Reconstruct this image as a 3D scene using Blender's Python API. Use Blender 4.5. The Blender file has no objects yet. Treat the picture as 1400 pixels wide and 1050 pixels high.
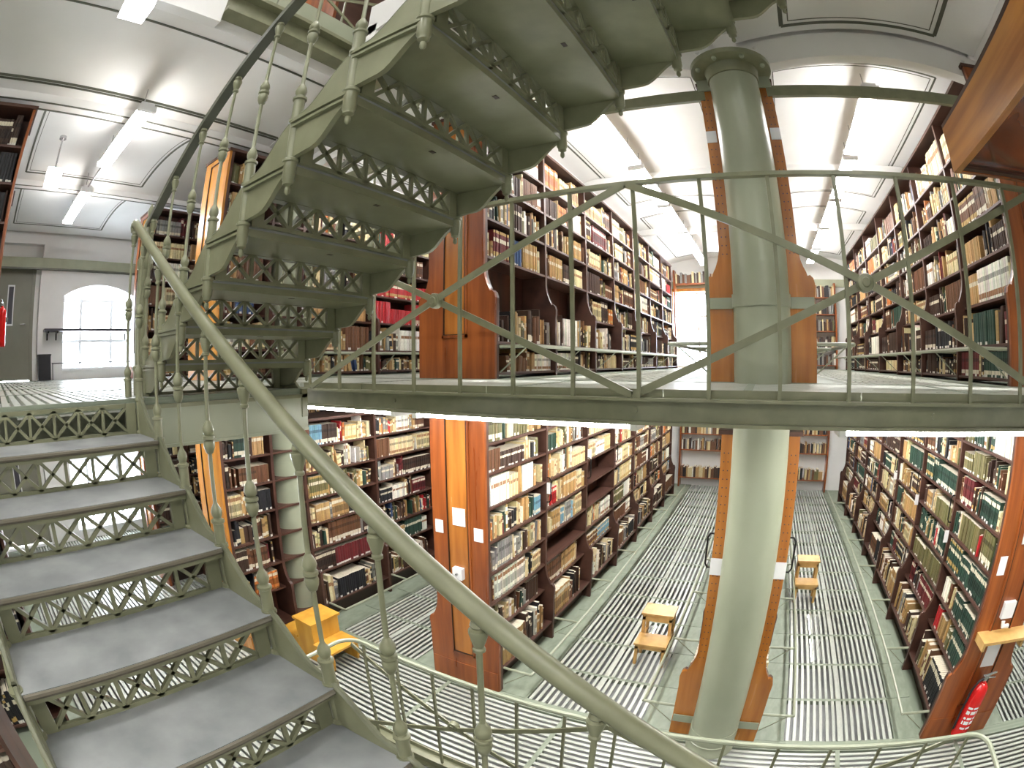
import bpy, bmesh, math, random
from mathutils import Vector, Matrix
random.seed(7)
R = random.Random(11)
scene = bpy.context.scene
COL = scene.collection

# ------------------------------------------------------------------ camera
EYE = 0.124
cam_d = bpy.data.cameras.new('camera')
cam = bpy.data.objects.new('camera', cam_d)
COL.objects.link(cam)
cam_d.type = 'PANO'
cam_d.sensor_fit = 'HORIZONTAL'
cam_d.sensor_width = 36.0
cam_d.sensor_height = 27.0
FPX = 690.711                      # fisheye focal length in pixels of the 1400 px frame
cy_ = cam_d
cy_.panorama_type = 'FISHEYE_EQUISOLID'
cy_.fisheye_lens = FPX * 36.0 / 1400.0
cy_.fisheye_fov = math.radians(180)
cam_d.clip_start = 0.02
cam_d.clip_end = 200


def cam_matrix(yaw, pitch, roll):
    y, p, r = map(math.radians, (yaw, pitch, roll))
    B = Matrix(((1, 0, 0), (0, 0, -1), (0, 1, 0)))
    return Matrix.Rotation(y, 3, 'Z') @ Matrix.Rotation(p, 3, 'X') @ B @ Matrix.Rotation(r, 3, 'Z')


CM = cam_matrix(28.7707, -2.3881, -0.3770)
cam.matrix_world = Matrix.Translation((0, 0, EYE)) @ CM.to_4x4()
scene.camera = cam

# ------------------------------------------------------------------ world, exposure
world = bpy.data.worlds.new('world')
scene.world = world
world.use_nodes = True
bg = world.node_tree.nodes['Background']
bg.inputs['Color'].default_value = (0.86, 0.93, 1.0, 1)
bg.inputs['Strength'].default_value = 22.0
scene.view_settings.view_transform = 'Standard'
scene.view_settings.look = 'None'
scene.view_settings.exposure = 0.76
scene.view_settings.gamma = 1.0
scene.view_settings.use_curve_mapping = False
LAMP = 30.0          # radiance of the fluorescent tubes

# ------------------------------------------------------------------ main dimensions (metres)
ZU, ZL, ZB, ZT = 0.0, -2.95, -5.9, 2.95     # upper deck, lower floor, basement, level above
YE = 2.298                                   # front edge of the decks
YP = 3.40                                    # fronts of the bookcase rows
BAY = [3.45, 4.60, 5.80, 6.95, 8.10, 9.28, 10.42, 11.54]
ROWX = {'A': 0.0, 'B': -2.40, 'C': 2.38, 'D': -4.80, 'E': -7.20}
HB, HU = 0.38, 0.277                         # half widths: base, upper part


# ------------------------------------------------------------------ materials
def new_mat(name):
    m = bpy.data.materials.new(name)
    m.use_nodes = True
    return m, m.node_tree.nodes, m.node_tree.links, m.node_tree.nodes['Principled BSDF']


def mat_noise(name, c1, c2, scale=(4, 4, 4), rough=0.5, rough2=None, bump=0.0, detail=4.0, coat=0.0, metal=0.0, space='Object', lo=0.35, hi=0.65):
    m, N, L, b = new_mat(name)
    tc = N.new('ShaderNodeTexCoord')
    mp = N.new('ShaderNodeMapping')
    mp.inputs['Scale'].default_value = scale
    L.new(tc.outputs[space], mp.inputs['Vector'])
    nz = N.new('ShaderNodeTexNoise')
    nz.inputs['Detail'].default_value = detail
    nz.inputs['Scale'].default_value = 1.0
    L.new(mp.outputs['Vector'], nz.inputs['Vector'])
    rp = N.new('ShaderNodeValToRGB')
    rp.color_ramp.elements[0].position = lo
    rp.color_ramp.elements[1].position = hi
    rp.color_ramp.elements[0].color = (*c1, 1)
    rp.color_ramp.elements[1].color = (*c2, 1)
    L.new(nz.outputs['Fac'], rp.inputs['Fac'])
    L.new(rp.outputs['Color'], b.inputs['Base Color'])
    b.inputs['Roughness'].default_value = rough
    b.inputs['Metallic'].default_value = metal
    if rough2 is not None:
        mr = N.new('ShaderNodeMapRange')
        mr.inputs['To Min'].default_value = rough
        mr.inputs['To Max'].default_value = rough2
        L.new(nz.outputs['Fac'], mr.inputs['Value'])
        L.new(mr.outputs['Result'], b.inputs['Roughness'])
    if coat:
        b.inputs['Coat Weight'].default_value = coat
        b.inputs['Coat Roughness'].default_value = 0.12
    if bump:
        bp = N.new('ShaderNodeBump')
        bp.inputs['Strength'].default_value = bump
        bp.inputs['Distance'].default_value = 0.01
        L.new(nz.outputs['Fac'], bp.inputs['Height'])
        L.new(bp.outputs['Normal'], b.inputs['Normal'])
    return m


def mat_plain(name, c, rough=0.5, metal=0.0, alpha=None):
    m, N, L, b = new_mat(name)
    b.inputs['Base Color'].default_value = (*c, 1)
    b.inputs['Roughness'].default_value = rough
    b.inputs['Metallic'].default_value = metal
    return m


def mat_emit(name, c, s):
    m, N, L, b = new_mat(name)
    b.inputs['Base Color'].default_value = (*c, 1)
    b.inputs['Emission Color'].default_value = (*c, 1)
    b.inputs['Emission Strength'].default_value = s
    return m


M = {}
M['iron'] = mat_noise('iron_paint', (0.186, 0.189, 0.114), (0.228, 0.232, 0.144), (9, 9, 9), 0.26, 0.38, 0.02)
M['iron_pale'] = mat_noise('iron_paint_pale', (0.30, 0.325, 0.235), (0.34, 0.36, 0.265), (3, 3, 2), 0.26, 0.36)
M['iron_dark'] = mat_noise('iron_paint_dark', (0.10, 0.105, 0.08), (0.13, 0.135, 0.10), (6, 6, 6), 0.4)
M['iron_rim'] = mat_noise('iron_paint_rim_shade', (0.135, 0.14, 0.09), (0.17, 0.175, 0.115), (9, 9, 9), 0.3, 0.4)  # darkened to paint the shadow line along the string rim
M['tread'] = mat_noise('tread_linoleum', (0.185, 0.195, 0.20), (0.31, 0.32, 0.32), (5, 5, 5), 0.42, 0.6, 0.03, 8)
M['grate'] = mat_noise('grating_paint', (0.40, 0.42, 0.37), (0.50, 0.52, 0.47), (12, 12, 12), 0.22, 0.4)
M['plate'] = mat_noise('floor_plate_paint', (0.20, 0.235, 0.175), (0.26, 0.295, 0.225), (5, 5, 5), 0.45, 0.6)
M['plaster'] = mat_noise('white_plaster', (0.80, 0.79, 0.77), (0.85, 0.84, 0.82), (1.5, 1.5, 1.5), 0.8)
M['vault'] = mat_noise('vault_plaster', (0.76, 0.75, 0.73), (0.81, 0.80, 0.78), (1.2, 1.2, 1.2), 0.8)
M['nosing'] = mat_plain('worn_nosing', (0.13, 0.115, 0.085), 0.4, 0.3)
M['line'] = mat_plain('painted_frame_olive', (0.10, 0.10, 0.075), 0.7)
M['cornice'] = mat_noise('cornice_green', (0.33, 0.34, 0.24), (0.38, 0.39, 0.28), (4, 4, 4), 0.6)
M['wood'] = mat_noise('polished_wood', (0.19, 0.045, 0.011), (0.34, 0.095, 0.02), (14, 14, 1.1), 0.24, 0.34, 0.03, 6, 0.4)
M['wood_y'] = mat_noise('honey_wood', (0.44, 0.17, 0.028), (0.62, 0.29, 0.055), (10, 10, 0.9), 0.22, 0.3, 0.02, 6, 0.4)
M['wood_m'] = mat_noise('lamplit_wood', (0.33, 0.11, 0.02), (0.50, 0.19, 0.035), (12, 12, 1.0), 0.22, 0.3, 0.02, 6, 0.4)  # wood lightened to carry the honey tone of lamplight in its colour
M['wood_gy'] = mat_noise('long_grain_oak', (0.30, 0.105, 0.022), (0.50, 0.215, 0.05), (16, 0.9, 16), 0.26, 0.36, 0.03, 6, 0.3)
M['wood_dk'] = mat_noise('dark_red_wood', (0.085, 0.018, 0.007), (0.20, 0.05, 0.012), (5, 1.5, 5), 0.18, 0.26, 0.0, 5, 0.5)
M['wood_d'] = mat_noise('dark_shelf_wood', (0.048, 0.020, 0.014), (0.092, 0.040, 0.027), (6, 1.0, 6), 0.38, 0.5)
M['wood_b'] = mat_noise('bookcase_back_wood', (0.035, 0.012, 0.008), (0.085, 0.026, 0.013), (8, 8, 1.2), 0.5)
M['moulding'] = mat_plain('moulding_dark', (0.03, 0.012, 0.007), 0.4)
M['stool'] = mat_noise('beech_stool', (0.50, 0.29, 0.09), (0.62, 0.39, 0.14), (8, 8, 1.4), 0.35, 0.45, 0.0, 5)
M['stool_o'] = mat_noise('orange_stool', (0.56, 0.27, 0.03), (0.68, 0.38, 0.06), (8, 8, 1.4), 0.3, 0.4, 0.0, 5)
M['paper'] = mat_plain('white_paper', (0.80, 0.79, 0.80), 0.6)
M['white'] = mat_plain('white_enamel', (0.78, 0.78, 0.78), 0.4)
M['black'] = mat_plain('black_plastic', (0.012, 0.012, 0.016), 0.45)
M['blackmetal'] = mat_plain('black_wire', (0.02, 0.02, 0.02), 0.35, 0.6)
M['purple'] = mat_plain('dark_board', (0.05, 0.045, 0.06), 0.5)
M['red'] = mat_plain('red_enamel', (0.62, 0.012, 0.012), 0.22)
M['steel'] = mat_plain('steel', (0.5, 0.5, 0.5), 0.25, 0.9)
M['doorp'] = mat_noise('door_paint_olive', (0.20, 0.195, 0.15), (0.225, 0.22, 0.17), (3, 3, 3), 0.45)
M['tube'] = mat_emit('fluorescent_tube', (1.0, 0.985, 0.96), LAMP)
M['exit'] = mat_emit('exit_lamp_glass', (0.93, 0.94, 1.0), 3.0)
M['cyan'] = mat_plain('cyan_arrow', (0.05, 0.55, 0.5), 0.4)
M['concrete'] = mat_noise('basement_floor', (0.20, 0.20, 0.20), (0.30, 0.30, 0.29), (2, 2, 2), 0.7)
M['page'] = mat_noise('page_edges', (0.62, 0.55, 0.42), (0.72, 0.66, 0.53), (3, 60, 3), 0.9)
# books: cover colour in a colour attribute, mottled and worn
m, N, L, b = new_mat('book_cloth')
at = N.new('ShaderNodeAttribute'); at.attribute_name = 'Col'
tc = N.new('ShaderNodeTexCoord')
nz = N.new('ShaderNodeTexNoise'); nz.inputs['Scale'].default_value = 40; nz.inputs['Detail'].default_value = 3
L.new(tc.outputs['Object'], nz.inputs['Vector'])
mr = N.new('ShaderNodeMapRange'); mr.inputs['To Min'].default_value = 0.72; mr.inputs['To Max'].default_value = 1.25
L.new(nz.outputs['Fac'], mr.inputs['Value'])
mx = N.new('ShaderNodeMix'); mx.data_type = 'RGBA'; mx.blend_type = 'MULTIPLY'; mx.inputs['Factor'].default_value = 1.0
L.new(at.outputs['Color'], mx.inputs['A']); L.new(mr.outputs['Result'], mx.inputs['B'])
L.new(mx.outputs['Result'], b.inputs['Base Color'])
b.inputs['Roughness'].default_value = 0.55
M['book'] = m
# window glass
m, N, L, b = new_mat('window_glass')
b.inputs['Base Color'].default_value = (0.95, 0.97, 1, 1)
b.inputs['Transmission Weight'].default_value = 1.0
b.inputs['Roughness'].default_value = 0.0
b.inputs['IOR'].default_value = 1.02
M['glass'] = m


# ------------------------------------------------------------------ mesh helpers
def worigin(o):
    v = Vector((0, 0, 0))
    while o is not None:
        v += o.location
        o = o.parent
    return v


class MB:
    def __init__(s):
        s.v, s.f = [], []

    def add(s, vs, fs):
        n = len(s.v)
        s.v += [tuple(v) for v in vs]
        s.f += [tuple(i + n for i in f) for f in fs]
        return s

    def box(s, a, b):
        x0, y0, z0 = (min(a[i], b[i]) for i in range(3))
        x1, y1, z1 = (max(a[i], b[i]) for i in range(3))
        return s.add([(x0, y0, z0), (x1, y0, z0), (x1, y1, z0), (x0, y1, z0), (x0, y0, z1), (x1, y0, z1), (x1, y1, z1), (x0, y1, z1)],
                     [(0, 3, 2, 1), (4, 5, 6, 7), (0, 1, 5, 4), (1, 2, 6, 5), (2, 3, 7, 6), (3, 0, 4, 7)])

    def prism(s, pts, axis, a0, a1):
        """pts: 2D outline; axis 'y': pts are (x,z); 'x': (y,z); 'z': (x,y)"""
        n = len(pts)
        if axis == 'y':
            mk = lambda p, a: (p[0], a, p[1])
        elif axis == 'x':
            mk = lambda p, a: (a, p[0], p[1])
        else:
            mk = lambda p, a: (p[0], p[1], a)
        vs = [mk(p, a0) for p in pts] + [mk(p, a1) for p in pts]
        fs = [tuple(range(n)), tuple(range(2 * n - 1, n - 1, -1))]
        fs += [(i, i + n, (i + 1) % n + n, (i + 1) % n) for i in range(n)]
        return s.add(vs, fs)

    def strip(s, top, bot, axis, a0, a1):
        """plate between two curves with the same number of points (quads only)"""
        if axis == 'y':
            mk = lambda p, a: (p[0], a, p[1])
        else:
            mk = lambda p, a: (a, p[0], p[1])
        n = len(top)
        vs = []
        for a in (a0, a1):
            vs += [mk(p, a) for p in top] + [mk(p, a) for p in bot]
        fs = []
        for i in range(n - 1):
            fs.append((i, i + 1, n + i + 1, n + i))
            fs.append((2 * n + i + 1, 2 * n + i, 3 * n + i, 3 * n + i + 1))
            fs.append((i + 1, i, 2 * n + i, 2 * n + i + 1))
            fs.append((n + i, n + i + 1, 3 * n + i + 1, 3 * n + i))
        fs.append((0, n, 3 * n, 2 * n))
        fs.append((n - 1, 3 * n - 1, 4 * n - 1, 2 * n - 1)[::-1])
        return s.add(vs, fs)

    def lathe(s, prof, c=(0, 0), seg=12):
        """prof: (r,z) from bottom to top about a vertical axis at c"""
        vs, fs = [], []
        k = len(prof)
        for r, z in prof:
            for j in range(seg):
                a = 2 * math.pi * j / seg
                vs.append((c[0] + r * math.cos(a), c[1] + r * math.sin(a), z))
        for i in range(k - 1):
            for j in range(seg):
                j2 = (j + 1) % seg
                fs.append((i * seg + j, i * seg + j2, (i + 1) * seg + j2, (i + 1) * seg + j))
        fs.append(tuple(range(seg - 1, -1, -1)))
        fs.append(tuple((k - 1) * seg + j for j in range(seg)))
        return s.add(vs, fs)

    def tube(s, path, r, seg=8, closed=False):
        path = [Vector(p) for p in path]
        n = len(path)
        vs, fs = [], []
        up = Vector((0, 0, 1))
        ref = None
        for i, p in enumerate(path):
            if closed:
                t = (path[(i + 1) % n] - path[i - 1]).normalized()
            else:
                t = (path[min(i + 1, n - 1)] - path[max(i - 1, 0)]).normalized()
            if ref is None:
                ref = t.cross(up)
                if ref.length < 1e-3:
                    ref = t.cross(Vector((1, 0, 0)))
            ref = (ref - t * ref.dot(t)).normalized()
            b2 = t.cross(ref)
            rr = r[i] if isinstance(r, (list, tuple)) else r
            for j in range(seg):
                a = 2 * math.pi * j / seg
                vs.append(p + ref * (rr * math.cos(a)) + b2 * (rr * math.sin(a)))
        m = n if closed else n - 1
        for i in range(m):
            for j in range(seg):
                j2 = (j + 1) % seg
                i2 = (i + 1) % n
                fs.append((i * seg + j, i2 * seg + j, i2 * seg + j2, i * seg + j2))
        if not closed:
            fs.append(tuple(range(seg)))
            fs.append(tuple((n - 1) * seg + j for j in range(seg - 1, -1, -1)))
        return s.add(vs, fs)

    def bar(s, p, q, w, h, up=(0, 0, 1)):
        """rectangular bar from p to q; h measured along up, w across"""
        p, q = Vector(p), Vector(q)
        t = (q - p).normalized()
        a = t.cross(Vector(up))
        if a.length < 1e-4:
            a = t.cross(Vector((1, 0, 0)))
        a.normalize()
        u = a.cross(t)
        a *= w / 2
        u *= h / 2
        vs = [p - a - u, p + a - u, p + a + u, p - a + u, q - a - u, q + a - u, q + a + u, q - a + u]
        return s.add(vs, [(0, 1, 2, 3), (7, 6, 5, 4), (0, 4, 5, 1), (1, 5, 6, 2), (2, 6, 7, 3), (3, 7, 4, 0)])

    def build(s, name, mat, parent=None, smooth=False, shift=True):
        me = bpy.data.meshes.new(name)
        o = bpy.data.objects.new(name, me)
        if parent is not None:
            off = worigin(parent)
        else:
            # origin of a free mesh: bottom centre of its box
            xs, ys, zs = zip(*s.v)
            off = Vector(((min(xs) + max(xs)) / 2, (min(ys) + max(ys)) / 2, min(zs)))
            o.location = off
        me.from_pydata([(v[0] - off.x, v[1] - off.y, v[2] - off.z) for v in s.v], [], s.f)
        if isinstance(mat, str):
            mat = M[mat]
        me.materials.append(mat)
        bm = bmesh.new(); bm.from_mesh(me)
        bmesh.ops.recalc_face_normals(bm, faces=bm.faces)
        bm.to_mesh(me); bm.free()
        if smooth:
            me.shade_smooth()
            me.set_sharp_from_angle(angle=math.radians(38))
        COL.objects.link(o)
        o.parent = parent
        return o


def tag(o, label=None, cat=None, group=None, kind=None):
    if label: o['label'] = label
    if cat: o['category'] = cat
    if group: o['group'] = group
    if kind: o['kind'] = kind
    return o


def thing(name, loc, label=None, cat=None, group=None, kind=None):
    o = bpy.data.objects.new(name, None)
    o.empty_display_size = 0.1
    COL.objects.link(o)
    o.location = loc
    return tag(o, label, cat, group, kind)


def box(name, mat, a, b, parent=None, **kw):
    o = MB().box(a, b).build(name, mat, parent)
    return tag(o, **kw) if kw else o


_unit = {}


def unit_box(name, mat, a, b, parent=None):
    """an object that shares one cube mesh per material (cheap repeat)"""
    key = mat
    if key not in _unit:
        me = bpy.data.meshes.new('piece_' + mat)
        mb = MB().box((-.5, -.5, -.5), (.5, .5, .5))
        me.from_pydata(mb.v, [], mb.f)
        me.materials.append(M[mat])
        _unit[key] = me
    o = bpy.data.objects.new(name, _unit[key])
    COL.objects.link(o)
    off = worigin(parent) if parent is not None else Vector((0, 0, 0))
    o.parent = parent
    o.location = Vector([(a[i] + b[i]) / 2 for i in range(3)]) - off
    o.scale = [max(abs(b[i] - a[i]), 1e-4) for i in range(3)]
    return o


def struct(name, mat, a, b, parent=None):
    return tag(MB().box(a, b).build(name, mat, parent), kind='structure')


def project(p):
    v = CM.transposed() @ (Vector(p) - Vector((0, 0, EYE)))
    n = v.length
    th = math.acos(max(-1, min(1, -v.z / n)))
    r = 2 * FPX * math.sin(th / 2)
    h = math.hypot(v.x, v.y) or 1e-9
    return 700 + v.x / h * r, 525 - v.y / h * r


# ================================================================== STRUCTURE
XL, XR, YF, YB = -9.9, 7.3, -6.0, 12.6       # inner faces of the room


def arch(y0, y1, zs, rise, n=12):
    return [(y0 + (y1 - y0) * i / n, zs + rise * math.sin(math.pi * i / n) ** 0.8 if 0 < i < n else zs) for i in range(n + 1)]


# left wall with a door and an arched window on each of the two floors
wl = thing('wall_left', (XL - 0.2, 3, ZB), kind='structure')
DY0, DY1, WY0, WY1 = -0.55, 0.90, 1.46, 3.10
mb = MB()
XO = XL - 0.42
mb.box((XO, YF, ZB), (XL, DY0, 5.7))
mb.box((XO, DY1, ZB), (XL, WY0, 5.7))
mb.box((XO, WY1, ZB), (XL, YB, 5.7))
for zf in (ZU, ZL):
    mb.box((XO, DY0, zf + 2.42), (XL, DY1, zf + 2.95))
    mb.box((XO, WY0, zf - 0.001), (XL, WY1, zf + 0.16))
    ar = arch(WY0, WY1, zf + 1.50, 0.22)
    mb.strip([(y, zf + 2.95) for y, z in ar], ar, 'x', XO, XL)
mb.box((XO, DY0, ZB), (XL, DY1, ZL)); mb.box((XO, WY0, ZB), (XL, WY1, ZL))
mb.box((XO, DY0, ZT), (XL, DY1, 5.7)); mb.box((XO, WY0, ZT), (XL, WY1, 5.7))
mb.build('wall_surface', 'plaster', wl)
MB().box((XL, YF, 1.98 + 0.0), (XL + 0.06, YB, 2.16)).build('cornice_band', 'cornice', wl)
MB().box((XL, YF, 1.95), (XL + 0.075, YB, 1.98)).build('cornice_fillet', 'iron_dark', wl)


def window_left(zf, nm):
    w = thing(nm, (XL - 0.3, (WY0 + WY1) / 2, zf + 0.16), kind='structure')
    xm = XL - 0.30
    for y in (WY0 + 0.03, WY0 + 0.45, (WY0 + WY1) / 2 + 0.34, WY1 - 0.03):
        MB().box((xm - 0.03, y - 0.03, zf + 0.16), (xm + 0.03, y + 0.03, zf + 1.70)).build('window_post', 'white', w)
    for z in (0.19, 0.70, 1.45):
        MB().box((xm - 0.026, WY0, zf + z - 0.028), (xm + 0.026, WY1, zf + z + 0.028)).build('window_bar', 'white', w)
    for a, b in ((WY0, WY0 + 0.45), (WY0 + 0.45, (WY0 + WY1) / 2 + 0.34), ((WY0 + WY1) / 2 + 0.34, WY1)):
        for z0, z1 in ((0.2, 0.7), (0.7, 1.72)):
            MB().box((xm - 0.004, a + 0.02, zf + z0), (xm + 0.004, b - 0.02, zf + z1)).build('pane', 'glass', w)
    MB().box((XL - 0.27, WY0, zf + 0.16), (XL + 0.03, WY1, zf + 0.19)).build('window_sill', 'white', w)


window_left(ZU, 'window_1')
window_left(ZL, 'window_2')


def door_left(zf, nm):
    w = thing(nm, (XL - 0.25, (DY0 + DY1) / 2, zf), kind='structure')
    xm = XL - 0.20
    leaf = MB().box((xm - 0.05, DY0 + 0.06, zf + 0.02), (xm, DY1 - 0.17, zf + 2.08)).build('door_leaf', 'doorp', w)
    fr = MB()
    fr.box((xm - 0.08, DY0, zf), (xm + 0.03, DY0 + 0.06, zf + 2.16)); fr.box((xm - 0.08, DY1 - 0.17, zf), (xm + 0.03, DY1 - 0.10, zf + 2.16))
    fr.box((xm - 0.08, DY0, zf + 2.09), (xm + 0.03, DY1 - 0.10, zf + 2.16))
    fr.build('door_frame', 'doorp', w)
    MB().box((xm - 0.3, DY0, zf + 2.16), (xm + 0.01, DY1, zf + 2.42)).build('lintel', 'plaster', w)
    MB().box((xm - 0.3, DY1 - 0.10, zf), (xm + 0.01, DY1, zf + 2.16)).build('reveal', 'plaster', w)
    for (y, z, a, b2) in ((0.18, 0.98, 0.10, 0.72),):
        f2 = MB().box((xm, y, zf + z), (xm + 0.012, y + a + 0.06, zf + z + b2)).build('vision_panel_frame', 'white', leaf)
        MB().box((xm + 0.008, y + 0.025, zf + z + 0.03), (xm + 0.016, y + a + 0.035, zf + z + b2 - 0.03)).build('vision_pane', 'purple', leaf)
    MB().tube([(xm + 0.0, 0.62, zf + 1.0), (xm + 0.06, 0.62, zf + 1.0), (xm + 0.06, 0.50, zf + 1.0)], 0.01).build('door_handle', 'steel', leaf, True)


door_left(ZU, 'door_1')
door_left(ZL, 'door_2')

# far wall with a bright window at the end of the left aisle (upper floor) and one behind the right-hand rows
wb = thing('wall_back', (0, YB, ZB), kind='structure')
mb = MB()
WINS = [(-2.28, -1.05, 0.05, 1.90), (3.1, 4.3, 0.4, 1.9), (-4.2, -3.0, 0.4, 1.9)]
xs = [XL - 0.4]
for w in sorted(WINS):
    mb.box((xs[-1], YB, ZB), (w[0], YB + 0.4, 5.7))
    mb.box((w[0], YB, ZB), (w[1], YB + 0.4, w[2])); mb.box((w[0], YB, w[3]), (w[1], YB + 0.4, 5.7))
    xs.append(w[1])
mb.box((xs[-1], YB, ZB), (XR + 0.4, YB + 0.4, 5.7))
mb.build('wall_surface', 'plaster', wb)
MB().box((XL, YB - 0.06, 1.98), (XR, YB, 2.16)).build('cornice_band', 'cornice', wb)
for i, w in enumerate(WINS):
    o = thing('window_%d' % (i + 3), ((w[0] + w[1]) / 2, YB + 0.3, w[2]), kind='structure')
    ym = YB + 0.3
    for x in (w[0] + 0.03, (w[0] + w[1]) / 2, w[1] - 0.03):
        MB().box((x - 0.03, ym - 0.03, w[2]), (x + 0.03, ym + 0.03, w[3])).build('window_post', 'white', o)
    for z in (w[2] + 0.03, w[2] + 0.68 * (w[3] - w[2]), w[3] - 0.03):
        MB().box((w[0], ym - 0.026, z - 0.03), (w[1], ym + 0.026, z + 0.03)).build('window_bar', 'white', o)
    for x0, x1 in ((w[0], (w[0] + w[1]) / 2), ((w[0] + w[1]) / 2, w[1])):
        MB().box((x0 + 0.02, ym - 0.004, w[2]), (x1 - 0.02, ym + 0.004, w[3])).build('pane', 'glass', o)
    c = MB()
    c.box((w[0] - 0.12, YB - 0.05, w[2] - 0.05), (w[0], YB, w[3] + 0.12)); c.box((w[1], YB - 0.05, w[2] - 0.05), (w[1] + 0.12, YB, w[3] + 0.12))
    c.box((w[0], YB - 0.05, w[3]), (w[1], YB, w[3] + 0.12))
    c.build('window_casing', 'wood_y' if i == 0 else 'white', o)
struct('wall_right', 'plaster', (XR, YF, ZB), (XR + 0.3, YB, 5.7))
struct('wall_front', 'plaster', (XL - 0.4, YF - 0.3, ZB), (XR + 0.3, YF, 5.7))
struct('ceiling', 'plaster', (XL - 0.4, YF - 0.3, 5.7), (XR + 0.3, YB + 0.4, 5.9))
struct('floor_basement', 'concrete', (XL - 0.4, YF - 0.3, ZB - 0.2), (XR + 0.3, YB + 0.4, ZB))

# vaulted ceiling of the upper hall: shallow barrel vaults running front to back between girders over the rows
ZS, RISE = 2.60, 0.17
LINES = [-9.75, -7.20, -4.80, -2.40, 0.0, 2.40, 4.80, 7.20]
OPX0, OPX1, OPY0, OPY1 = -2.95, 3.2, -0.45, 2.15     # stair opening
vc = thing('ceiling_vaults', (0, 3, ZS), kind='structure')


def vault_z(x, x0, x1):
    s = (x - x0) / (x1 - x0)
    return ZS + RISE * (1 - (2 * s - 1) ** 2)


def vault(x0, x1, y0, y1, n=14):
    top, bot = [], []
    for i in range(n + 1):
        x = x0 + (x1 - x0) * i / n
        bot.append((x, vault_z(x, x0, x1)))
        top.append((x, ZT - 0.02))
    o = MB().strip(top, bot, 'y', y0, y1).build('vault', 'vault', vc, True)
    return o


def frame_lines(x0, x1, y0, y1, inset=0.30, wide=0.035, thin=0.008, insety=0.3):
    """painted panel border on a vault: thick line and thin companion, laid just under the plaster"""
    mb = MB()
    for off, wd in ((0.0, wide), (wide + 0.025, thin)):
        xa, xb, ya, yb = x0 + inset + off, x1 - inset - off, y0 + insety + off, y1 - insety - off
        for x in (xa, xb):
            z = vault_z(x, x0, x1)
            mb.box((x - wd / 2, ya, z - 0.004), (x + wd / 2, yb, z + 0.004))
        n = 16
        for y in (ya, yb):
            cur = [(xa + (xb - xa) * i / n, 0) for i in range(n + 1)]
            top = [(x, vault_z(x, x0, x1) + 0.004) for x, _ in cur]
            bot = [(x, vault_z(x, x0, x1) - 0.004) for x, _ in cur]
            mb.strip(top, bot, 'y', y - wd / 2, y + wd / 2)
    mb.build('painted_frame', 'line', vc)


for i in range(len(LINES) - 1):
    x0, x1 = LINES[i], LINES[i + 1]
    if x1 <= -2.9 + 0.55 and x0 < -4.7 and x1 <= -4.7:      # left of the stair opening
        vault(x0, x1, YF, YB)
        frame_lines(x0, x1, -0.2, 2.35, 0.26, 0.03); frame_lines(x0, x1, 3.6, 8.0, 0.26, 0.02); frame_lines(x0, x1, YF, -0.5, 0.26, 0.02)
    elif x0 == -4.80:
        vault(x0, -3.05, YF, 2.9); vault(x0, x1, 2.9, YB)
        for xx in (x0 + 0.22, -3.32):
            for dx, wd in ((0, 0.018), (0.045, 0.006)):
                MB().box((xx + dx - wd / 2, YF, vault_z(xx, x0, -3.05) - 0.012), (xx + dx + wd / 2, 2.9, vault_z(xx, x0, -3.05) + 0.03)).build('painted_line', 'line', vc)
        MB().box((-3.06, YF, ZS), (-2.96, 1.14, ZT)).build('opening_edge', 'vault', vc)
        frame_lines(x0, x1, 3.6, 8.0, 0.3, 0.02)
    elif x0 == 4.80:
        vault(x0, x1, YF, YB)
    else:
        vault(x0, x1, OPY1, 3.46); vault(x0, x1, 3.58, YB)
        vault(x0, x1, YF, OPY0)
        frame_lines(x0, x1, OPY1 - 1.2 + 1.3, 3.46, 0.50, 0.036, 0.009, 0.10)
        frame_lines(x0, x1, 3.7, 8.0, 0.34, 0.022); frame_lines(x0, x1, 8.2, 12.4, 0.34, 0.022)
for x in LINES[1:-1]:
    mb = MB()
    y0 = YF
    if OPX0 < x < OPX1:
        mb.box((x - 0.09, OPY1, ZS - 0.05), (x + 0.09, YB, ZS + 0.1)); mb.box((x - 0.09, YF, ZS - 0.05), (x + 0.09, OPY0, ZS + 0.1))
    else:
        mb.box((x - 0.09, YF, ZS - 0.05), (x + 0.09, YB, ZS + 0.1))
    g = mb.build('girder', 'plaster', vc)
    if not OPX0 < x < OPX1:
        for s in (-1, 1):
            MB().box((x + s * 0.075 - 0.012, YF, ZS - 0.056), (x + s * 0.075 + 0.012, YB, ZS - 0.05)).build('girder_line', 'line', g)
# cross girder of light iron plate, slightly arched, over the row fronts
for x0, x1 in ((-2.40, 0.0), (0.0, 2.40), (-4.8, -2.4), (2.4, 4.8)):
    n = 14
    top = [(x0 + (x1 - x0) * i / n, 2.56 + 0.17 * (1 - (2 * i / n - 1) ** 2)) for i in range(n + 1)]
    bot = [(x, z - 0.24) for x, z in top]
    g = MB().strip(top, bot, 'y', 3.46, 3.58).build('cross_girder', 'vault', vc, True)
    for s in (0.10, 0.90):
        for dz in (0.06, 0.17):
            xx = x0 + (x1 - x0) * s
            MB().lathe([(0.001, 0), (0.02, 0.002), (0.016, 0.012), (0.001, 0.017)], (0, 0), 8).build('rivet', 'vault', g, True)
            r = g.children[-1]
            r.rotation_euler = (math.radians(90), 0, 0)
            r.location = Vector((xx, 3.46, 2.56 + 0.17 * (1 - (2 * s - 1) ** 2) - dz)) - worigin(g)
            for v in r.data.vertices:
                v.co += worigin(g)
for y in (6.3, 9.2):
    for x0, x1 in ((-2.40, 0.0), (0.0, 2.40)):
        MB().box((x0, y, 2.545), (x1, y + 0.10, ZS + 0.06)).build('cross_girder', 'vault', vc)
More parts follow.
